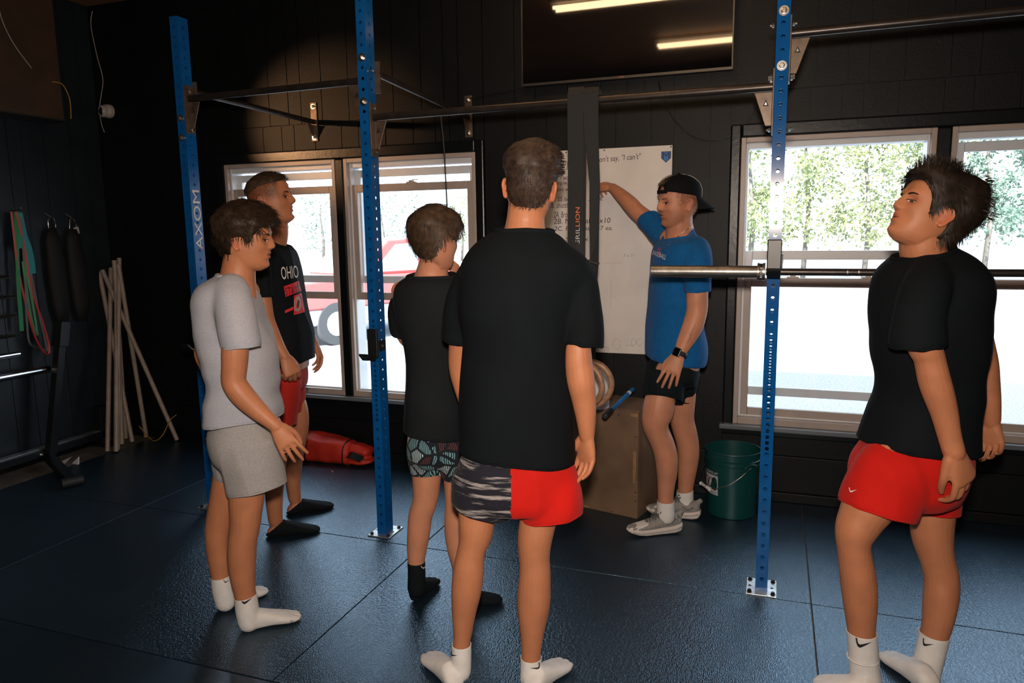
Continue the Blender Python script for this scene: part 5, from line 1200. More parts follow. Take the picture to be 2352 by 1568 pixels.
# shirt print
bs = bvh_of(S2.data); vd = nrm(U(680, 640, 3.7)-CAM)
def pquad(pts, d, mt, off, name='print'): decal(poly_mesh([U(x, y, d) for x, y in pts]), bs, vd, mt, S2, name, off)
pquad([(652,657),(685,645),(691,668),(656,680)], 3.7, M['print_red'], .0030); pquad([(674,678),(691,673),(699,716),(674,721)], 3.7, M['print_red'], .0030); pquad([(655,710),(673,702),(673,709),(655,716)], 3.7, M['print_red'], .0030)
def ptxt(s_, x, y, w_, h_, mt, off, rot=-.12): me, _ = text_mesh(s_, U(x, y, 3.66), RT*math.cos(rot)-UP*math.sin(rot)*0+UP*math.sin(-rot), UP*math.cos(rot)-RT*.12, w=w_*3.7/FPX, h=h_*3.7/FPX); decal(me, bs, vd, mt, S2, 'lettering', off)
ptxt('OHIO', 648, 642, 37, 28, M['print_white'], .0032); ptxt('STATE', 656, 678, 33, 18, M['print_black'], .0044)
def octa(w_, h_, mt, off, cx=682, cy=697):
    q = [(-.5,-.28),(-.25,-.5),(.25,-.5),(.5,-.28),(.5,.28),(.25,.5),(-.25,.5),(-.5,.28)]; pquad([(cx+x*w_+y*1.5, cy-y*h_) for x, y in q], 3.7, mt, off)
octa(14, 31, M['print_white'], .0042); octa(12, 28, M['print_black'], .0050); octa(10, 25, M['print_white'], .0058); octa(8, 22, M['print_red'], .0066); octa(3.5, 15, M['print_black'], .0074)

# ------------------------------------------------------------------ boy in the charcoal T-shirt and floral shorts
H3 = Head(U(1001, 553, 2.90), ang_dir(46), -.08, .02, .985)
f3 = [(fl(951, 1384), fl(1000, 1335), .92), (fl(1046, 1397), fl(1154, 1381), .92)]
def floral():
    m = fabric('floral_shorts', (.012,.014,.018), 0.); nt = m.node_tree; N, L = nt.nodes, nt.links; p = N['Principled BSDF']; tc = N.new('ShaderNodeTexCoord')
    v = N.new('ShaderNodeTexVoronoi'); v.inputs['Scale'].default_value = 20; L.new(tc.outputs['Object'], v.inputs['Vector'])
    w = N.new('ShaderNodeTexWave'); w.inputs['Scale'].default_value = 46; w.inputs['Distortion'].default_value = 9; w.inputs['Detail'].default_value = 1; w.inputs['Detail Scale'].default_value = .6; L.new(tc.outputs['Object'], w.inputs['Vector'])
    st = N.new('ShaderNodeMath'); st.operation = 'GREATER_THAN'; st.inputs[1].default_value = .52; L.new(w.outputs['Fac'], st.inputs[0])
    ed = N.new('ShaderNodeTexVoronoi'); ed.feature = 'DISTANCE_TO_EDGE'; ed.inputs['Scale'].default_value = 20; L.new(tc.outputs['Object'], ed.inputs['Vector']); eg = N.new('ShaderNodeMath'); eg.operation = 'GREATER_THAN'; eg.inputs[1].default_value = .09; L.new(ed.outputs['Distance'], eg.inputs[0])
    sp = N.new('ShaderNodeSeparateColor'); L.new(v.outputs['Color'], sp.inputs[0]); cr = N.new('ShaderNodeValToRGB'); cr.color_ramp.interpolation = 'CONSTANT'; e = cr.color_ramp.elements
    e[0].position = 0; e[0].color = (.16,.33,.36,1); e[1].position = .42; e[1].color = (.10,.03,.03,1)
    for ps, c in ((.62, (.55,.47,.40,1)), (.76, (.012,.015,.02,1)), (.86, (.40,.52,.55,1))): q = e.new(ps); q.color = c
    L.new(sp.outputs[0], cr.inputs[0]); mu = N.new('ShaderNodeMath'); mu.operation = 'MULTIPLY'; L.new(st.outputs[0], mu.inputs[0]); L.new(eg.outputs[0], mu.inputs[1])
    mx = N.new('ShaderNodeMix'); mx.data_type = 'RGBA'; mx.inputs[6].default_value = (.010,.012,.017,1); L.new(cr.outputs[0], mx.inputs[7]); L.new(mu.outputs[0], mx.inputs[0])
    for l in list(p.inputs['Base Color'].links): L.remove(l)
    L.new(mx.outputs[2], p.inputs['Base Color']); return m
P3, S3, O3, B3 = person('boy in a charcoal T-shirt and dark floral shorts with a hand at his chin', SK2, H3,
    torso=[(620,962,1022,2.92,.06),(630,945,1040,2.92,.075),(640,924,1058,2.92,.10),(652,908,1074,2.92,.115),(668,903,1082,2.92,.125),(692,902,1086,2.92,.13),(725,908,1082,2.92,.13),(760,920,1074,2.92,.125),(792,929,1068,2.92,.12),(837,934,1062,2.92,.118),(892,933,1060,2.92,.12),(929,930,1062,2.92,.124),(979,926,1066,2.92,.128),(1010,925,1068,2.92,.13),(1030,925,1068,2.92,.13)],
    arms=[[(918,668,2.94,24),(922,720,3.00,25),(934,775,3.06,22),(985,800,3.10,20),(1030,790,3.12,17)],
          [(1068,672,2.96,24),(1072,730,3.02,24),(1068,785,3.08,21),(1058,720,3.10,17),(1048,660,3.10,13)]],
    neck=[(990,650,2.93,44),(993,625,2.93,37),(998,600,2.92,34),(1000,575,2.91,34)],
    legs=[[(972,1010,2.93,52),(978,1060,2.93,44),(980,1092,2.93,35),(977,1150,2.93,30),(966,1180,2.93,29),(962,1220,2.93,28),(958,1255,2.93,25),(956,1288,2.93,20.5),(957,1320,2.93,19),(957,1350,2.93,19)],
          [(1045,1010,2.91,52),(1052,1060,2.90,44),(1052,1092,2.89,35),(1052,1150,2.88,31),(1050,1190,2.875,31),(1050,1230,2.875,30),(1055,1270,2.87,27),(1060,1310,2.87,21),(1062,1360,2.87,20)]],
    feet=f3, hands=[dict(W=U(1047,652,3.10), D=U(1046,610,3.06)-U(1047,652,3.10), pn=-RH*.8+FH*.3, right=True, s=.9, curl=(.7,.8,.9,.9), pip=.9, spread=.06, thumb=.5), dict(W=U(1030,790,3.12), D=RH*.8-FH*.2, pn=-FH, right=False, s=.85)],
    shirt=F_CHAR, sleeves=[([(936,672,2.94,22),(921,700,2.97,28),(924,740,3.02,31),(930,765,3.05,31)], (928,757,3.04)), ([(1052,675,2.95,22),(1068,705,2.99,28),(1071,745,3.04,30),(1070,770,3.06,30)], (1070,762,3.05))],
    hem=[(926,983,2.92),(1066,1000,2.92),(1000,1012,2.80)], collar=[(946,632,2.92),(1035,630,2.92),(990,634,2.86)],
    shorts=dict(mat=floral(), rows=[(950,934,1060,2.92,.11),(985,931,1066,2.92,.118),(1020,933,1070,2.92,.12),(1045,936,1072,2.92,.115),(1062,950,1064,2.92,.09)],
        tubes=[dict(limb=[(974,1020,2.925,43),(977,1050,2.925,41),(979,1080,2.93,37),(980,1105,2.93,37)], hem=[(943,1086,2.93),(1015,1083,2.93),(980,1093,2.86)], flat=1.1), dict(limb=[(1040,1020,2.905,44),(1046,1050,2.90,42),(1050,1085,2.895,38),(1052,1110,2.89,38)], hem=[(1014,1092,2.89),(1090,1098,2.89),(1050,1108,2.83)], flat=1.1)]),
    wr=[(6, 6, 2, .004), (3, 3, 7, -.007)], seed=3)
for (h, t, s_), lg, tp, nn in ((f3[0], [(956,1285,2.93,20),(957,1320,2.93,20),(957,1350,2.93,21)], (956,1290,2.93), ZZ), (f3[1], [(1060,1305,2.87,21),(1061,1340,2.87,21),(1062,1365,2.87,21)], (1060,1312,2.87), ZZ)):
    sk = sock(P3, h, t, px_limb(lg), nn, U(*tp), F_SOCKB, s_); b = bvh_of(sk.data)
    if h is f3[0][0]: px_swoosh(974, 1301, 2.93, 14, .4, b, M['print_white'], sk)
BR3 = hair_mat('mid_brown_hair', (.016,.010,.0065), (.080,.046,.026))
hz3 = [.06,.058,.05,.036,.026,.004,.008,.024,.016,-.022,-.060,-.074,-.076]
th3 = lambda p, th: .008+.018*np.clip((p[2]+.03)/.09,0,1)
def comb3(p, th):
    c = np.array((-.06,.0,.09)); d = p-c; sw = nrm(np.array((d[0]*.6-d[1]*.7, d[1]*.6+d[0]*.7, -.45))); return sw
hair_object('hair', H3, BR3, P3, haircap(H3, th3, hz3, .35, 28, 3), [strands('s', H3, BR3, P3, 4200, lambda p, th: .012+.036*np.clip((p[2]+.04)/.1,0,1), comb3, .28, .3, .45, .0017, lambda p, th: th3(p,th)*.92, hz3, seed=31), strands('s', H3, BR3, P3, 500, .035, (.7,-.5,-.2), .5, .2, .7, .0017, .026, hz3, seed=32, zmin=.07)], 'swirled medium brown hair')

# ------------------------------------------------------------------ tall boy in black seen from behind
H4 = Head(U(1219, 430, 2.40), ang_dir(80), -.02, .10, 1.0)
f4 = [(fl(1051, 1590), fl(981, 1508), 1.0), (fl(1214, 1602), fl(1303, 1525), 1.0)]
def streak():
    m = fabric('grey_streaked_shorts', (.02,.02,.028), 0.); nt = m.node_tree; N, L = nt.nodes, nt.links; p = N['Principled BSDF']; tc = N.new('ShaderNodeTexCoord'); mp = N.new('ShaderNodeMapping'); mp.inputs['Scale'].default_value = (3, 3, 30); mp.inputs['Rotation'].default_value = (0, .12, 0); L.new(tc.outputs['Object'], mp.inputs[0])
    n_ = N.new('ShaderNodeTexNoise'); n_.inputs['Scale'].default_value = 1.8; n_.inputs['Detail'].default_value = 7; n_.inputs['Roughness'].default_value = .62; L.new(mp.outputs[0], n_.inputs['Vector'])
    cr = N.new('ShaderNodeValToRGB'); e = cr.color_ramp.elements; e[0].position = .50; e[0].color = (.014,.014,.022,1); e[1].position = .60; e[1].color = (.30,.275,.265,1); q = e.new(.72); q.color = (.40,.37,.36,1); L.new(n_.outputs['Fac'], cr.inputs[0])
    for l in list(p.inputs['Base Color'].links): L.remove(l)
    L.new(cr.outputs[0], p.inputs['Base Color']); return m
P4, S4, O4, B4 = person('tall boy in a black T-shirt and half grey half red shorts seen from behind', SK, H4,
    torso=[(515,1172,1244,2.40,.055),(526,1146,1254,2.40,.075),(538,1120,1272,2.40,.09),(552,1098,1292,2.40,.105),(570,1080,1306,2.40,.12),(590,1066,1334,2.40,.13),(612,1056,1350,2.40,.138),(650,1056,1345,2.40,.14),(692,1056,1328,2.40,.14),(735,1060,1314,2.40,.135),(779,1064,1304,2.40,.13),(842,1060,1302,2.40,.128),(917,1056,1312,2.40,.13),(967,1054,1318,2.40,.134),(1012,1052,1322,2.40,.138),(1050,1050,1323,2.40,.14),(1095,1050,1324,2.40,.14)],
    arms=[[(1088,615,2.42,34),(1062,680,2.46,33),(1056,760,2.50,29),(1057,800,2.53,27),(1057,845,2.55,27),(1066,890,2.56,24),(1080,940,2.56,20),(1095,990,2.56,16)],
          [(1318,620,2.40,36),(1330,680,2.37,36),(1328,760,2.36,32),(1328,800,2.35,30),(1330,845,2.35,33),(1335,880,2.35,33),(1341,917,2.36,29),(1346,960,2.36,24),(1348,1000,2.37,18.5)]],
    neck=[(1205,560,2.41,60),(1206,530,2.41,48),(1208,500,2.41,43),(1212,465,2.40,43)],
    legs=[[(1105,1080,2.40,70),(1098,1150,2.39,58),(1095,1196,2.38,44),(1092,1232,2.375,40),(1083,1262,2.37,34),(1077,1300,2.37,37),(1072,1350,2.37,38),(1066,1400,2.37,31),(1063,1450,2.37,24),(1060,1480,2.37,21),(1060,1520,2.365,21)],
          [(1260,1080,2.38,72),(1245,1150,2.37,60),(1234,1205,2.355,44),(1228,1240,2.35,42),(1227,1280,2.35,38),(1229,1310,2.35,38),(1227,1360,2.35,41),(1225,1400,2.35,40),(1222,1450,2.345,30),(1220,1500,2.34,24),(1219,1545,2.335,22)]],
    feet=f4, hands=[dict(W=U(1348,1002,2.37), D=U(1346,1050,2.38)-U(1348,1002,2.37), pn=-RH*.75-FH*.65, right=True, s=1.02, curl=(.25,.35,.45,.55), pip=.45, spread=.10, thumb=.45, tcurl=.25), dict(W=U(1095,992,2.56), D=U(1104,1040,2.56)-U(1095,992,2.56), pn=RH*.8, right=False, s=.95)],
    shirt=F_BLACK, sleeves=[([(1104,612,2.41,36),(1078,645,2.43,38),(1061,695,2.46,37),(1056,750,2.49,36),(1055,790,2.51,35)], (1056,775,2.50)), ([(1300,622,2.40,36),(1324,650,2.385,44),(1335,700,2.37,43),(1340,750,2.36,44),(1341,800,2.355,44)], (1340,790,2.355), -RH*.16)],
    hem=[(1052,1030,2.40),(1323,1056,2.40),(1190,1074,2.27)], collar=[(1150,526,2.40),(1252,531,2.40),(1200,530,2.34)],
    shorts=dict(mat=[streak(), F_RED], rows=[(985,1066,1312,2.40,.125),(1030,1056,1320,2.40,.132),(1070,1048,1322,2.395,.138),(1110,1046,1326,2.39,.135),(1140,1052,1328,2.385,.125),(1165,1080,1310,2.38,.10)],
        tubes=[dict(limb=[(1108,1085,2.39,70),(1106,1120,2.385,71),(1105,1160,2.38,69),(1105,1230,2.38,68)], hem=[(1036,1146,2.385),(1174,1188,2.385),(1105,1197,2.28)], flat=.95), dict(limb=[(1252,1085,2.38,74),(1258,1120,2.375,77),(1264,1160,2.37,76),(1266,1240,2.37,75)], hem=[(1190,1190,2.37),(1340,1172,2.37),(1250,1211,2.26)], flat=.9)]),
    wr=[(4, 4, 1.6, .009), (3, 3, 6, -.005)], seed=4)
sp = U(1173, 1100, 2.3); A_ = nrm(np.cross(nrm(sp-CAM), ZZ))
for pl_ in O4.data.polygons: pl_.material_index = 1 if (np.array(pl_.center)-sp)@A_ > -.0 else 0
for k, ((h, t, s_), lg, tp, nn) in enumerate(((f4[0], [(1060,1468,2.37,22),(1060,1500,2.365,23),(1058,1540,2.36,24)], (1060,1478,2.37), ZZ), (f4[1], [(1220,1500,2.34,25),(1219,1535,2.335,24),(1219,1560,2.33,25)], (1220,1508,2.34), ZZ))):
    sk = sock(P4, h, t, px_limb(lg), nn, U(*tp), F_SOCKW, s_); b = bvh_of(sk.data)
    px_swoosh((1044, 1229)[k], (1503, 1532)[k], 2.36, (18, 26)[k], (-.35, .3)[k], b, M['print_black'], sk, (1, -1)[k])
    if k == 1: me, _ = text_mesh('DRI-FIT', U(1273, 1502, 2.42), RT*.8-UP*.55, UP*.75+RT*.4, h=.010, w=.036); decal(me, b, nrm(U(1285,1508,2.4)-CAM), M['print_black'], sk, 'lettering', .002)
BR4 = hair_mat('short_brown_hair', (.010,.007,.006), (.065,.038,.025))
hz4 = [.07,.07,.06,.046,.03,.0,.0,.020,.016,-.012,-.050,-.066,-.068]
th4 = lambda p, th: .0035+.026*np.clip((p[2]-.03)/.06,0,1)
hair_object('hair', H4, BR4, P4, haircap(H4, th4, hz4, .4, 34, 4), [strands('s', H4, BR4, P4, 3400, .010, (-.1,.1,-.8), .3, .2, .15, .0013, lambda p, th: th4(p,th)*.9, hz4, 4, seed=41), strands('s', H4, BR4, P4, 2400, .024, lambda p, th: nrm(np.array((.6,-.35,.12))), .45, .2, .5, .0017, lambda p, th: th4(p,th)*.95, hz4, 6, seed=42, zmin=.045)], 'short brown hair, longer and tousled on top')

# ------------------------------------------------------------------ coach in blue pointing at the board
H5 = Head(U(1557, 467, 3.70), ang_dir(193), -.02, 0., 1.03, .1)
f5 = [(fl(1562, 1219), fl(1440, 1229)), (fl(1605, 1192), fl(1486, 1177))]
P5, S5, O5, B5 = person('coach in a blue T-shirt, black shorts and backwards cap writing on whiteboard', SK2, H5,
    torso=[(512,1540,1588,3.72,.055),(526,1536,1594,3.72,.062),(538,1533,1600,3.72,.085),(546,1526,1610,3.72,.14),(556,1515,1618,3.72,.20),(572,1504,1624,3.72,.22),(604,1499,1624,3.72,.22),(640,1494,1622,3.72,.21),(680,1491,1618,3.72,.20),(720,1489,1614,3.72,.19),(752,1487,1612,3.72,.185),(784,1485,1620,3.72,.185),(811,1486,1621,3.72,.188),(850,1487,1614,3.72,.19)],
    arms=[[(1598,596,3.54,25),(1602,640,3.49,28),(1601,680,3.48,25),(1601,712,3.48,24),(1590,752,3.47,24),(1573,786,3.46,19),(1561,812,3.45,13.5)],
          [(1540,548,3.90,30),(1512,525,3.95,24),(1485,503,4.00,20),(1462,485,4.06,19),(1446,467,4.10,18),(1426,448,4.18,15),(1408,432,4.25,11)]],
    neck=[(1563,550,3.72,34),(1562,533,3.72,32),(1560,515,3.71,30),(1560,495,3.71,30)],
    legs=[[(1530,850,3.62,44),(1520,895,3.61,42),(1512,940,3.60,37),(1505,968,3.60,32.5),(1509,990,3.605,28),(1519,1012,3.615,27.5),(1529,1042,3.62,27.5),(1532,1082,3.625,25),(1530,1115,3.63,20.5),(1529,1145,3.63,18.5),(1529,1175,3.63,18)],
          [(1570,850,3.82,42),(1570,890,3.82,36),(1568,925,3.83,29),(1566,962,3.84,28),(1574,994,3.845,27.5),(1581,1028,3.85,26),(1580,1065,3.85,24),(1576,1105,3.85,19.5),(1574,1130,3.85,17.5),(1573,1160,3.85,17)]],
    feet=[(np.asarray(a)+ZZ*.02, np.asarray(b)+ZZ*.02, .92) for a, b in f5], hands=[dict(W=U(1560,814,3.45), D=U(1543,854,3.44)-U(1560,814,3.45), pn=FH*.85+RH*.3, right=False, s=1.02, curl=(.12,.18,.2,.25), pip=.28, spread=.13, thumb=.4, tcurl=.35),
        dict(W=U(1406,430,4.255), D=U(1384,424,4.31)-U(1406,430,4.255), pn=-ZZ*.8+FH*.4, right=True, s=.98, curl=(.9,.95,1.0,1.05), pip=.7, spread=.05, thumb=.35, tcurl=.5)],
    shirt=F_BLUE, sleeves=[([(1598,572,3.58,32),(1603,604,3.51,32),(1603,640,3.49,29),(1602,672,3.48,28.5),(1602,690,3.48,28.5)], (1602,668,3.48)), ([(1535,552,3.88,32),(1510,524,3.95,28),(1488,504,4.0,25),(1478,495,4.03,24)], (1486,503,4.0), RH*.25+ZZ*.2)],
    hem=[(1486,816,3.72),(1615,832,3.72),(1560,840,3.54)], collar=[(1536,542,3.72),(1592,524,3.72),(1564,542,3.63)],
    shorts=dict(mat=F_NAVY, rows=[(800,1494,1612,3.72,.17),(830,1488,1610,3.72,.175),(855,1484,1604,3.72,.175),(880,1484,1598,3.72,.15)],
        tubes=[dict(limb=[(1528,850,3.62,46),(1526,880,3.61,46),(1524,905,3.61,46),(1523,950,3.61,46)], hem=[(1476,906,3.61),(1578,928,3.61),(1525,908,3.52)], flat=.95), dict(limb=[(1566,850,3.81,42),(1564,880,3.82,40),(1560,905,3.83,34),(1558,940,3.83,34)], hem=[(1520,920,3.83),(1592,922,3.83),(1560,926,3.76)], flat=.95)]),
    stub=lambda X, Y, Z: .55*((np.exp(-((Z+.078)/.03)**2)*(X > -.005)*(Z > -.125))*(1-np.exp(-(Y/.018)**2)*(np.exp(-((Z+.055)/.012)**2)))+np.exp(-((Z+.039)/.006)**2)*np.exp(-(Y/.022)**2)*(X > .06))+.6*np.exp(-((Z-.015)/.035)**2)*(X < .02)*(np.abs(Y) > .04), seed=5, wr=[(6, 6, 2.4, .0055), (3.5, 3.5, 8, -.006)])
for (h, t), lg, tp, nn in ((f5[0], [(1529,1140,3.63,19),(1529,1160,3.63,19.5),(1529,1185,3.63,20)], (1528,1150,3.63), ZZ), (f5[1], [(1574,1120,3.85,18),(1573,1145,3.85,19.5),(1572,1165,3.85,20)], (1573,1126,3.85), ZZ-RH*.15)):
    sk = sock(P5, np.asarray(h)+ZZ*.022, np.asarray(t)+ZZ*.022, px_limb(lg), nn, U(*tp), F_SOCKW, .9)
# running shoes
M['shoe'] = fabric('grey_knit_upper', (.24,.23,.22), .06, vs=60); M['foam'] = mat('pale_foam_sole', (.56,.51,.47), .6, var=.08); M['foam2'] = mat('grey_foam_sole', (.36,.355,.35), .6); M['lace'] = mat('dark_lace', (.10,.095,.09), .8)
def shoe(heel, toe, near):
    heel, toe = np.asarray(heel,float), np.asarray(toe,float); f = nrm(toe-heel); sd = np.array((-f[1], f[0], 0)); L = .292; c0 = (heel+toe)/2-f*L/2
    def P(t, x, z): return c0+f*L*t+sd*x+ZZ*z
    so_ = MB(); R = []
    prof = [(-.02,.020,.030,.055),(.02,.036,.010,.058),(.12,.042,.002,.050),(.3,.041,.001,.040),(.5,.043,.001,.037),(.68,.049,.001,.036),(.82,.048,.008,.034),(.93,.038,.018,.036),(1.0,.015,.028,.038)]
    for t, w_, z0, z1 in prof: R.append([P(t, w_*math.copysign(abs(math.cos(a))**.6, math.cos(a)), (z0+z1)/2+(z1-z0)/2*math.copysign(abs(math.sin(a))**.6, math.sin(a))) for a in np.linspace(0, 2*math.pi, 22, endpoint=False)])
    so_.rings(R); sh = empty('running_shoe', (c0[0]+f[0]*L/2, c0[1]+f[1]*L/2, 0)); sol = link('sole', voxel(so_, 'sole', .005, 3), M['foam'], sh)
    gm = MB(); gm.tube([P(t, (w_+.0012)*near, z0+(z1-z0)*.62) for t, w_, z0, z1 in prof[1:-1]], .0035, 6); gm.build('sole_groove', M['foam2'], sol, smooth=True)
    u = MB(); R = []
    for t, w_, z0, z1 in ((.0,.020,.040,.100),(.04,.033,.040,.108),(.14,.037,.035,.098),(.26,.038,.033,.096),(.38,.039,.031,.103),(.5,.042,.030,.088),(.64,.046,.030,.070),(.78,.045,.030,.058),(.9,.036,.031,.052),(.98,.016,.033,.045)): R.append([P(t, w_*math.copysign(abs(math.cos(a))**.75, math.cos(a))*(1-.28*max(0,math.sin(a))), z0+(z1-z0)*(.5+.5*math.copysign(abs(math.sin(a))**.8, math.sin(a)))) for a in np.linspace(0, 2*math.pi, 24, endpoint=False)])
    u.rings(R); u.tube([P(-.03,0,.112), P(.0,0,.104), P(.05,0,.09)], [.012,.014,.016], 10); me = voxel(u, 'upper', .0045, 4); up_ = link('upper', me, M['shoe'], sh); ub = bvh_of(me)
    tg = MB(); tg.strip([P(.52,0,.086), P(.42,0,.100), P(.34,0,.118), P(.31,0,.130)], sd*.019, .008); tg.build('tongue', M['lace'], sh, bevel=.002)
    lc = MB()
    for k in range(6):
        t = .38+.05*k; z = .108-.0075*k; lc.tube([P(t-.01,-.026,z-.016), P(t,-.012,z+.002), P(t+.012,.012,z+.002), P(t,.026,z-.016)], .0032, 6); lc.tube([P(t+.01,-.024,z-.016), P(t,0,z+.004), P(t-.012,.024,z-.014)], .003, 6)
    for q in (-1, 1): lc.tube([P(.36,0,.116), P(.38,q*.02,.132), P(.43,q*.035,.118), P(.40,q*.02,.112), P(.36,0,.116)], .0028, 6); lc.tube([P(.36,0,.115), P(.45,q*.02,.108), P(.52,q*.034,.085)], .0026, 6)
    lc.build('laces', M['lace'], sh, smooth=True)
    return sh, up_, ub, P, f, sd
sA = shoe(*f5[0], 1); tag(sA[0], 'grey running shoe lettered HOKA on the coach\'s forward foot', 'shoe', 'running shoes of the coach')
sB = shoe(*f5[1], 1); tag(sB[0], 'grey running shoe on the coach\'s rear foot beside the jump box', 'shoe', 'running shoes of the coach')
for sx in (sA, sB):
    Pf = sx[3]; nr = 1 if (Pf(.2,.05,.05)-CAM)@FH < (Pf(.2,-.05,.05)-CAM)@FH else -1
    if sx is sA:
        me, _ = text_mesh('HOKA', Pf(.30, nr*.06, .052), -sx[4]*.95+ZZ*.36, ZZ*.95+sx[4]*.36, w=.082, h=.027, shear=.2); decal(me, sx[2], -sx[5]*nr, M['print_black'], sx[1], 'lettering', .0022)
    else:
        m = MB(); m.tube([Pf(.30, nr*.040,.075), Pf(.2, nr*.041,.060), Pf(.1, nr*.040,.078)], .003, 6); m.build('chevron', M['lace'], sx[1])
# cap, sides of hair, chain, watch, print, tattoo
BR5 = hair_mat('sandy_hair', (.075,.045,.028), (.20,.125,.075))
hair_object('hair', H5, BR5, P5, None, [strands('s', H5, BR5, P5, 3200, .007, (-.3,0,-.6), .35, .1, .15, .0009, .0005, [.078,.078,.066,.05,.034,-.016,-.016,.016,.012,-.012,-.046,-.064,-.066], 3, seed=51, thr=(66,180)), strands('s', H5, BR5, P5, 260, .02, (.5,.2,.2), .4, .1, .2, .0022, .004, None, 4, seed=52, zmin=.08, thr=(0,30))], 'short sandy hair under the cap')
face_bits(H5, P5, M['iris_brown'], BR5, B5)
cap = empty('baseball_cap', H5.w((0,0,.05))); tag(cap, 'black baseball cap worn backwards with a curved brim on the coach', 'cap'); F_CAP = fabric('black_cap_twill', (.004,.005,.006), .15, sheen=0.)
V, F = [], []; NT, NZ = 64, 16
def cap_rim(th): a = abs(math.degrees(th)); return float(np.interp(a, [0,12,22,30,60,90,130,180], [.082,.080,.064,.056,.050,.040,.026,.016]))   # front opening (adjuster arch), low at the back
for i in range(NZ):
    for j in range(NT):
        th = -math.pi+2*math.pi*j/NT; z0 = cap_rim(th); s_ = i/(NZ-1); z = z0+(.1179-z0)*s_**.8; p = H5.surf(th, z); n_ = H5.nor(th, z); V.append(H5.w(p+n_*(.009+.010*math.sin(s_*math.pi*.55)*(1.15 if p[0] < 0 else .8))))
for i in range(NZ-1):
    for j in range(NT): k = (j+1) % NT; F.append((i*NT+j, i*NT+k, (i+1)*NT+k, (i+1)*NT+j))
F.append(tuple((NZ-1)*NT+j for j in range(NT)))
m = MB(); m.add(V, F); cro = m.build('crown', F_CAP, cap, smooth=True); s_ = cro.modifiers.new('t', 'SOLIDIFY'); s_.thickness = .003; s_.offset = -1
m = MB(); m.lathe(H5.w((-.004,0,.140)), [(.008,-.004),(.008,.002),(.004,.005)], H5.u, 14); m.build('button', F_CAP, cro, smooth=True)
m = MB()    # adjuster strap across the forehead
m.strip([H5.w(H5.surf(t, .056)+H5.nor(t, .056)*.008) for t in np.linspace(-.62,.62,13)], H5.u*.009*H5.s, .003); m.build('adjuster_strap', F_CAP, cap)
for th in (math.pi*.5, -math.pi*.5, math.pi*.83, -math.pi*.83, .4, -.4):
    m = MB(); m.tube([H5.w(H5.surf(th, z)+H5.nor(th, z)*(.0115+.010*math.sin(((z-cap_rim(th))/(.1179-cap_rim(th)))**1.25*math.pi*.55)*1.1)) for z in np.linspace(cap_rim(th)+.004, .116, 12)], .0011, 5); m.build('seam', M['print_grey'] if abs(th) > 2.4 else F_CAP, cro)
V, F = [], []; NA, NR = 21, 8
for i in range(NA):
    a = -1+2*i/(NA-1); th = math.pi-a*1.05; p = H5.surf(th, cap_rim(th)); b = p+H5.nor(th, cap_rim(th))*.010
    for j in range(NR):
        r_ = j/(NR-1); V.append(H5.w(b+np.array((-.078*r_*(1-a*a*.85), 0, -.030*r_-.020*a*a*r_-.012*r_*r_))))
for i in range(NA-1):
    for j in range(NR-1): F.append((i*NR+j, (i+1)*NR+j, (i+1)*NR+j+1, i*NR+j+1))
m = MB(); m.add(V, F); br = m.build('brim', F_CAP, cap, smooth=True); s_ = br.modifiers.new('t', 'SOLIDIFY'); s_.thickness = .004
# chain necklace follows the chest
bs = bvh_of(S5.data); ch = []
for x, y in ((1588,521),(1576,528),(1563,538),(1550,549),(1537,560),(1525,571),(1516,582)):
    o_ = Vector(CAM); d_ = Vector(nrm(U(x,y,3.6)-CAM)); h = bs.ray_cast(o_, d_, 8)[0]; h2 = B5.ray_cast(o_, d_, 8)[0]
    h = min([q for q in (h, h2) if q], key=lambda q: (q-o_).length) if (h or h2) else Vector(U(x,y,3.6)); ch.append(np.array(h)-np.array(d_)*.004)
ch = cat(ch, 5); cn = empty('necklace', ch[-1]); tag(cn, 'thin silver chain necklace hanging over the blue T-shirt', 'necklace')
m = MB(); m.tube(ch, .0018, 6); m.build('chain', M['chrome'], cn, smooth=True)
for k in range(0, len(ch)-1, 1):
    if k % 2 == 0: m = MB(); m.lathe(ch[k], [(.0005,-.002),(.0026,0),(.0005,.002)], nrm(ch[k+1]-ch[k]), 8); m.build('link', M['chrome'], cn)
vd = nrm(U(1520,590,3.6)-CAM)
def ctxt(s_, x, y, w_, h_, mt, rot): me, _ = text_mesh(s_, U(x, y, 3.55), RT*math.cos(rot)+UP*math.sin(rot), UP*math.cos(rot)-RT*math.sin(rot)*.6, w=w_*3.6/FPX, h=h_*3.6/FPX, shear=.2); decal(me, bs, vd, mt, S5, 'lettering', .002)
ctxt('BASEBALL', 1497, 584, 34, 11, M['print_white'], -.38); ctxt('A', 1509, 574, 8, 9, M['print_red'], -.3); ctxt('M', 1509, 585, 9, 10, M['print_red'], -.4)
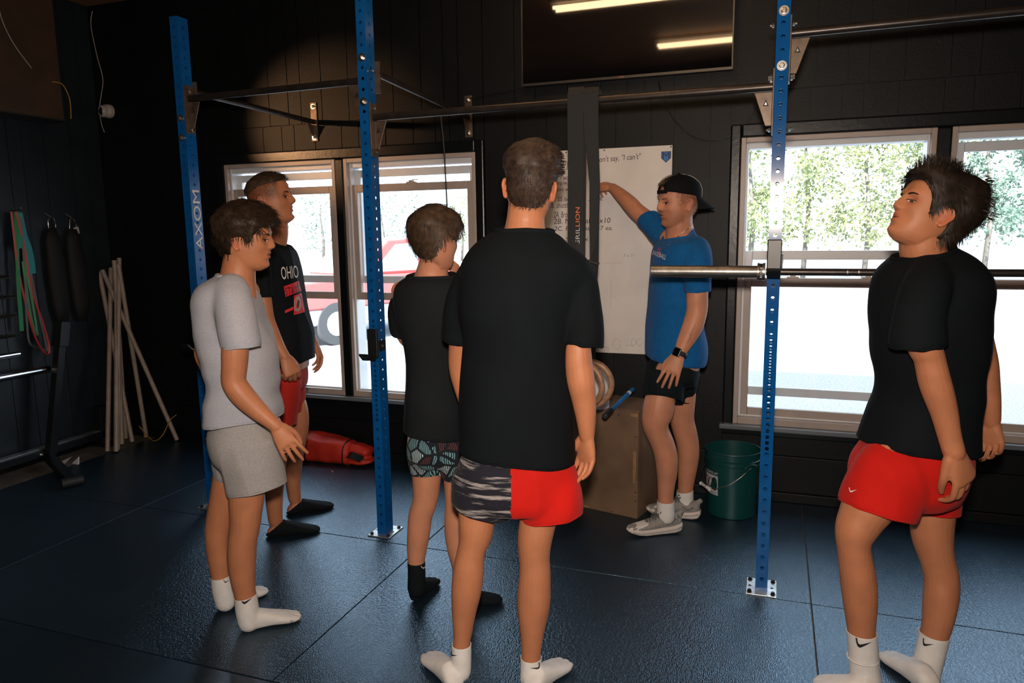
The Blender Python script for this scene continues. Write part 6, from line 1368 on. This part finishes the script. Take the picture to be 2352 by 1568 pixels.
# watch
wc = U(1561, 811, 3.45); wdv = nrm(U(1543,854,3.44)-U(1561,811,3.45)); wt = empty('wristwatch', wc); tag(wt, 'black square smartwatch on the coach\'s lowered wrist', 'watch')
u_, v_ = frame(wdv, FH); r_ = 15.2*3.45/FPX
m = MB(); R = []
for h_ in (-.011, .011): R.append([wc+wdv*h_+(u_*math.cos(a)+v_*math.sin(a)*.92)*(r_+.0015) for a in np.linspace(0, 2*math.pi, 30, endpoint=False)])
R2 = [[q for q in r] for r in R]; m.rings(R, False); stp = m.build('band', M['rub'], wt, smooth=True); s_ = stp.modifiers.new('t', 'SOLIDIFY'); s_.thickness = .0035; s_.offset = 1
dn = nrm(-FH*.75-RH*.62); dn = nrm(dn-wdv*(dn@wdv)); s2 = np.cross(wdv, dn); cc = wc+dn*(r_+.004)
m = MB(); m.obox(cc, dn*.0055, wdv*.021, s2*.018); m.build('case', M['blk'], wt, bevel=.004); m = MB(); m.obox(cc+dn*.0056, dn*.0006, wdv*.0175, s2*.0145); m.build('screen', M['screen'], wt)
M['tattoo'] = mat('tattoo_ink', (.10,.06,.05), .6)
for k, (x, y, ln) in enumerate(((1597,757,22),(1592,775,18))): me, _ = text_mesh(('Be strong and', 'courageous')[k], U(x-10, y+14, 3.4), RT*.45+UP*.89, UP*.45-RT*.89, h=5.5*3.45/FPX, w=ln*1.25*3.45/FPX, shear=.4); decal(me, B5, nrm(U(x,y,3.45)-CAM), M['tattoo'], P5, 'tattoo', .0008)

# ------------------------------------------------------------------ boy with spiky hair at the right
H6 = Head(U(2129, 488, 2.36), ang_dir(181), .47, 0., 1.02)
f6 = [(fl(2022, 1618), fl(1866, 1572), 1.0), (fl(2146, 1604), fl(2029, 1505), 1.0)]
P6, S6, O6, B6 = person('boy in a black T-shirt and red shorts looking up beside the barbell', SK, H6,
    torso=[(558,2092,2172,2.38,.055),(574,2078,2188,2.38,.085),(590,2066,2206,2.38,.13),(610,2048,2222,2.38,.165),(632,2033,2234,2.38,.185),(665,2026,2243,2.38,.195),(702,2021,2246,2.38,.195),(740,2018,2246,2.38,.188),(784,2016,2243,2.38,.18),(832,2021,2240,2.38,.172),(875,2026,2234,2.38,.165),(905,2022,2231,2.38,.162),(940,2004,2230,2.38,.162),(972,1996,2230,2.38,.164),(1009,1981,2230,2.38,.166),(1050,1974,2230,2.38,.168),(1075,1970,2228,2.38,.168)],
    arms=[[(2128,655,2.19,44),(2122,730,2.165,42),(2123,790,2.16,38),(2133,817,2.16,34),(2138,838,2.16,34),(2145,870,2.16,35),(2156,906,2.16,34),(2169,948,2.16,30),(2180,998,2.155,26),(2191,1037,2.15,25)],
          [(2215,650,2.54,36),(2240,730,2.56,34),(2252,790,2.56,29),(2264,835,2.56,27),(2266,880,2.56,28),(2273,925,2.55,24),(2277,965,2.55,20)]],
    neck=[(2134,625,2.38,56),(2124,595,2.38,50),(2118,565,2.37,48),(2118,535,2.37,47)],
    legs=[[(2060,1040,2.31,92),(2030,1100,2.30,78),(1995,1160,2.28,60),(1978,1190,2.275,53),(1964,1222,2.27,47),(1961,1258,2.27,38),(1971,1326,2.275,42),(1976,1383,2.28,40),(1978,1440,2.28,33),(1981,1480,2.28,31),(1984,1530,2.275,31)],
          [(2150,1040,2.43,88),(2146,1110,2.43,70),(2141,1190,2.42,49),(2142,1237,2.42,46),(2151,1278,2.41,39),(2163,1326,2.40,39),(2161,1372,2.39,40),(2154,1426,2.38,35),(2147,1455,2.375,32),(2139,1490,2.37,30),(2128,1535,2.36,30)]],
    feet=f6, hands=[dict(W=U(2191,1037,2.15), D=U(2214,1098,2.15)-U(2191,1037,2.15), pn=FH*.9-RH*.35, right=False, s=1.2, curl=(.45,.5,.55,.6), pip=.55, spread=.12, thumb=.35, tcurl=.45),
        dict(W=U(2277,966,2.55), D=U(2280,1012,2.54)-U(2277,966,2.55), pn=-FH*.55-RH*.8, right=True, s=1.0, curl=(.55,.6,.65,.7), pip=.6, spread=.08, thumb=.4, tcurl=.3)],
    shirt=F_BLACK, sleeves=[([(2128,632,2.24,42),(2122,670,2.195,54),(2112,720,2.175,57),(2106,770,2.17,57),(2104,812,2.17,57)], (2104,791,2.17), RH*.1), ([(2210,632,2.52,38),(2232,680,2.55,42),(2240,720,2.56,40),(2246,762,2.56,39)], (2244,748,2.56))],
    hem=[(1980,1011,2.38),(2228,1030,2.38),(2110,1046,2.22)], collar=[(2074,592,2.38),(2168,568,2.38),(2122,590,2.30)],
    shorts=dict(mat=F_RED, rows=[(985,1992,2226,2.38,.158),(1015,1980,2224,2.38,.162),(1052,1966,2218,2.38,.166),(1090,1958,2210,2.38,.165),(1120,1962,2204,2.37,.15),(1150,1990,2196,2.37,.11)],
        tubes=[dict(limb=[(2076,1062,2.345,80),(2050,1094,2.31,92),(2028,1130,2.295,90),(2016,1170,2.285,88),(2005,1230,2.285,86)], hem=[(1938,1150,2.285),(2099,1194,2.285),(2018,1184,2.17)], flat=.9), dict(limb=[(2150,1060,2.43,72),(2146,1110,2.43,62),(2146,1160,2.425,55),(2146,1220,2.425,54)], hem=[(2094,1172,2.425),(2200,1176,2.425),(2146,1187,2.33)], flat=1.05)]),
    wr=[(5, 5, 2, .009), (3, 3, 9, -.010)], seed=6, vox=.0034)
for k, ((h, t, s_), lg, tp, nn) in enumerate(((f6[0], [(1978,1440,2.28,33),(1982,1480,2.28,33),(1985,1530,2.275,33),(1990,1565,2.27,34)], (1979,1450,2.28), ZZ+RH*.0), (f6[1], [(2149,1440,2.38,34),(2139,1490,2.37,32),(2128,1535,2.36,32),(2122,1565,2.35,33)], (2147,1455,2.375), ZZ+RH*.1))):
    sk = sock(P6, h, t, px_limb(lg), nn, U(*tp), F_SOCKW, s_); b = bvh_of(sk.data)
    px_swoosh((1984, 2132)[k], (1477, 1478)[k], 2.26, (40, 31)[k], (.0, -.25)[k], b, M['print_black'], sk)
    m = MB(); q = px_limb([((1982, 2136)[k], (1510, 1492)[k], 2.277, 34)])[0]; m.tube([q[:3]+(RH*math.cos(a)+FH*math.sin(a))*(q[3]+.002) for a in np.linspace(0, 2*math.pi, 26, endpoint=False)], .003, 6, True)
    if k == 0: m.build('fold', F_SOCKW, sk, smooth=True)
px_swoosh(1960, 1126, 2.2, 20, .0, bvh_of(O6.data), M['print_white'], O6, 1, .002)
BR6 = hair_mat('near_black_brown_hair', (.007,.005,.004), (.028,.017,.010))
hz6 = [.066,.066,.058,.042,.026,-.018,-.018,.022,.020,-.016,-.070,-.084,-.086]
th6 = lambda p, th: .007+.026*np.clip((p[2]-.0)/.09,0,1)+.034*np.clip((-p[0]-.02)/.08,0,1)*np.clip((p[2]+.10)/.08,0,1)
hair_object('hair', H6, BR6, P6, haircap(H6, th6, hz6, .3, 26, 6), [strands('s', H6, BR6, P6, 4600, lambda p, th: .020+.016*np.clip((-p[0])/.08,0,1), lambda p, th: nrm(np.array((-.6,.1*np.sign(p[1]),-.75 if p[2] < .06 else .1))), .2, .3, .3, .0016, lambda p, th: th6(p,th)*.93, hz6, seed=61),
    strands('s', H6, BR6, P6, 900, .032, lambda p, th: nrm(np.array((.45,.1,.75))), .6, .0, .4, .0015, .032, hz6, seed=62, zmin=.075), strands('s', H6, BR6, P6, 900, .032, (.75,0,-.45), .4, .5, .5, .0015, .016, hz6, seed=63, zmin=.062, thr=(0,50)), strands('s', H6, BR6, P6, 260, .032, (-.8,0,.25), .5, .15, .6, .0014, .06, hz6, seed=64, zmin=.03, thr=(120,180)),
    strands('s', H6, BR6, P6, 1500, .010, (-.1,0,-.8), .3, .1, .1, .0012, .004, hz6, 3, seed=65, thr=(62,112))], 'thick dark tousled hair')
face_bits(H6, P6, M['iris_brown'], BR6, B6, lid=.6)
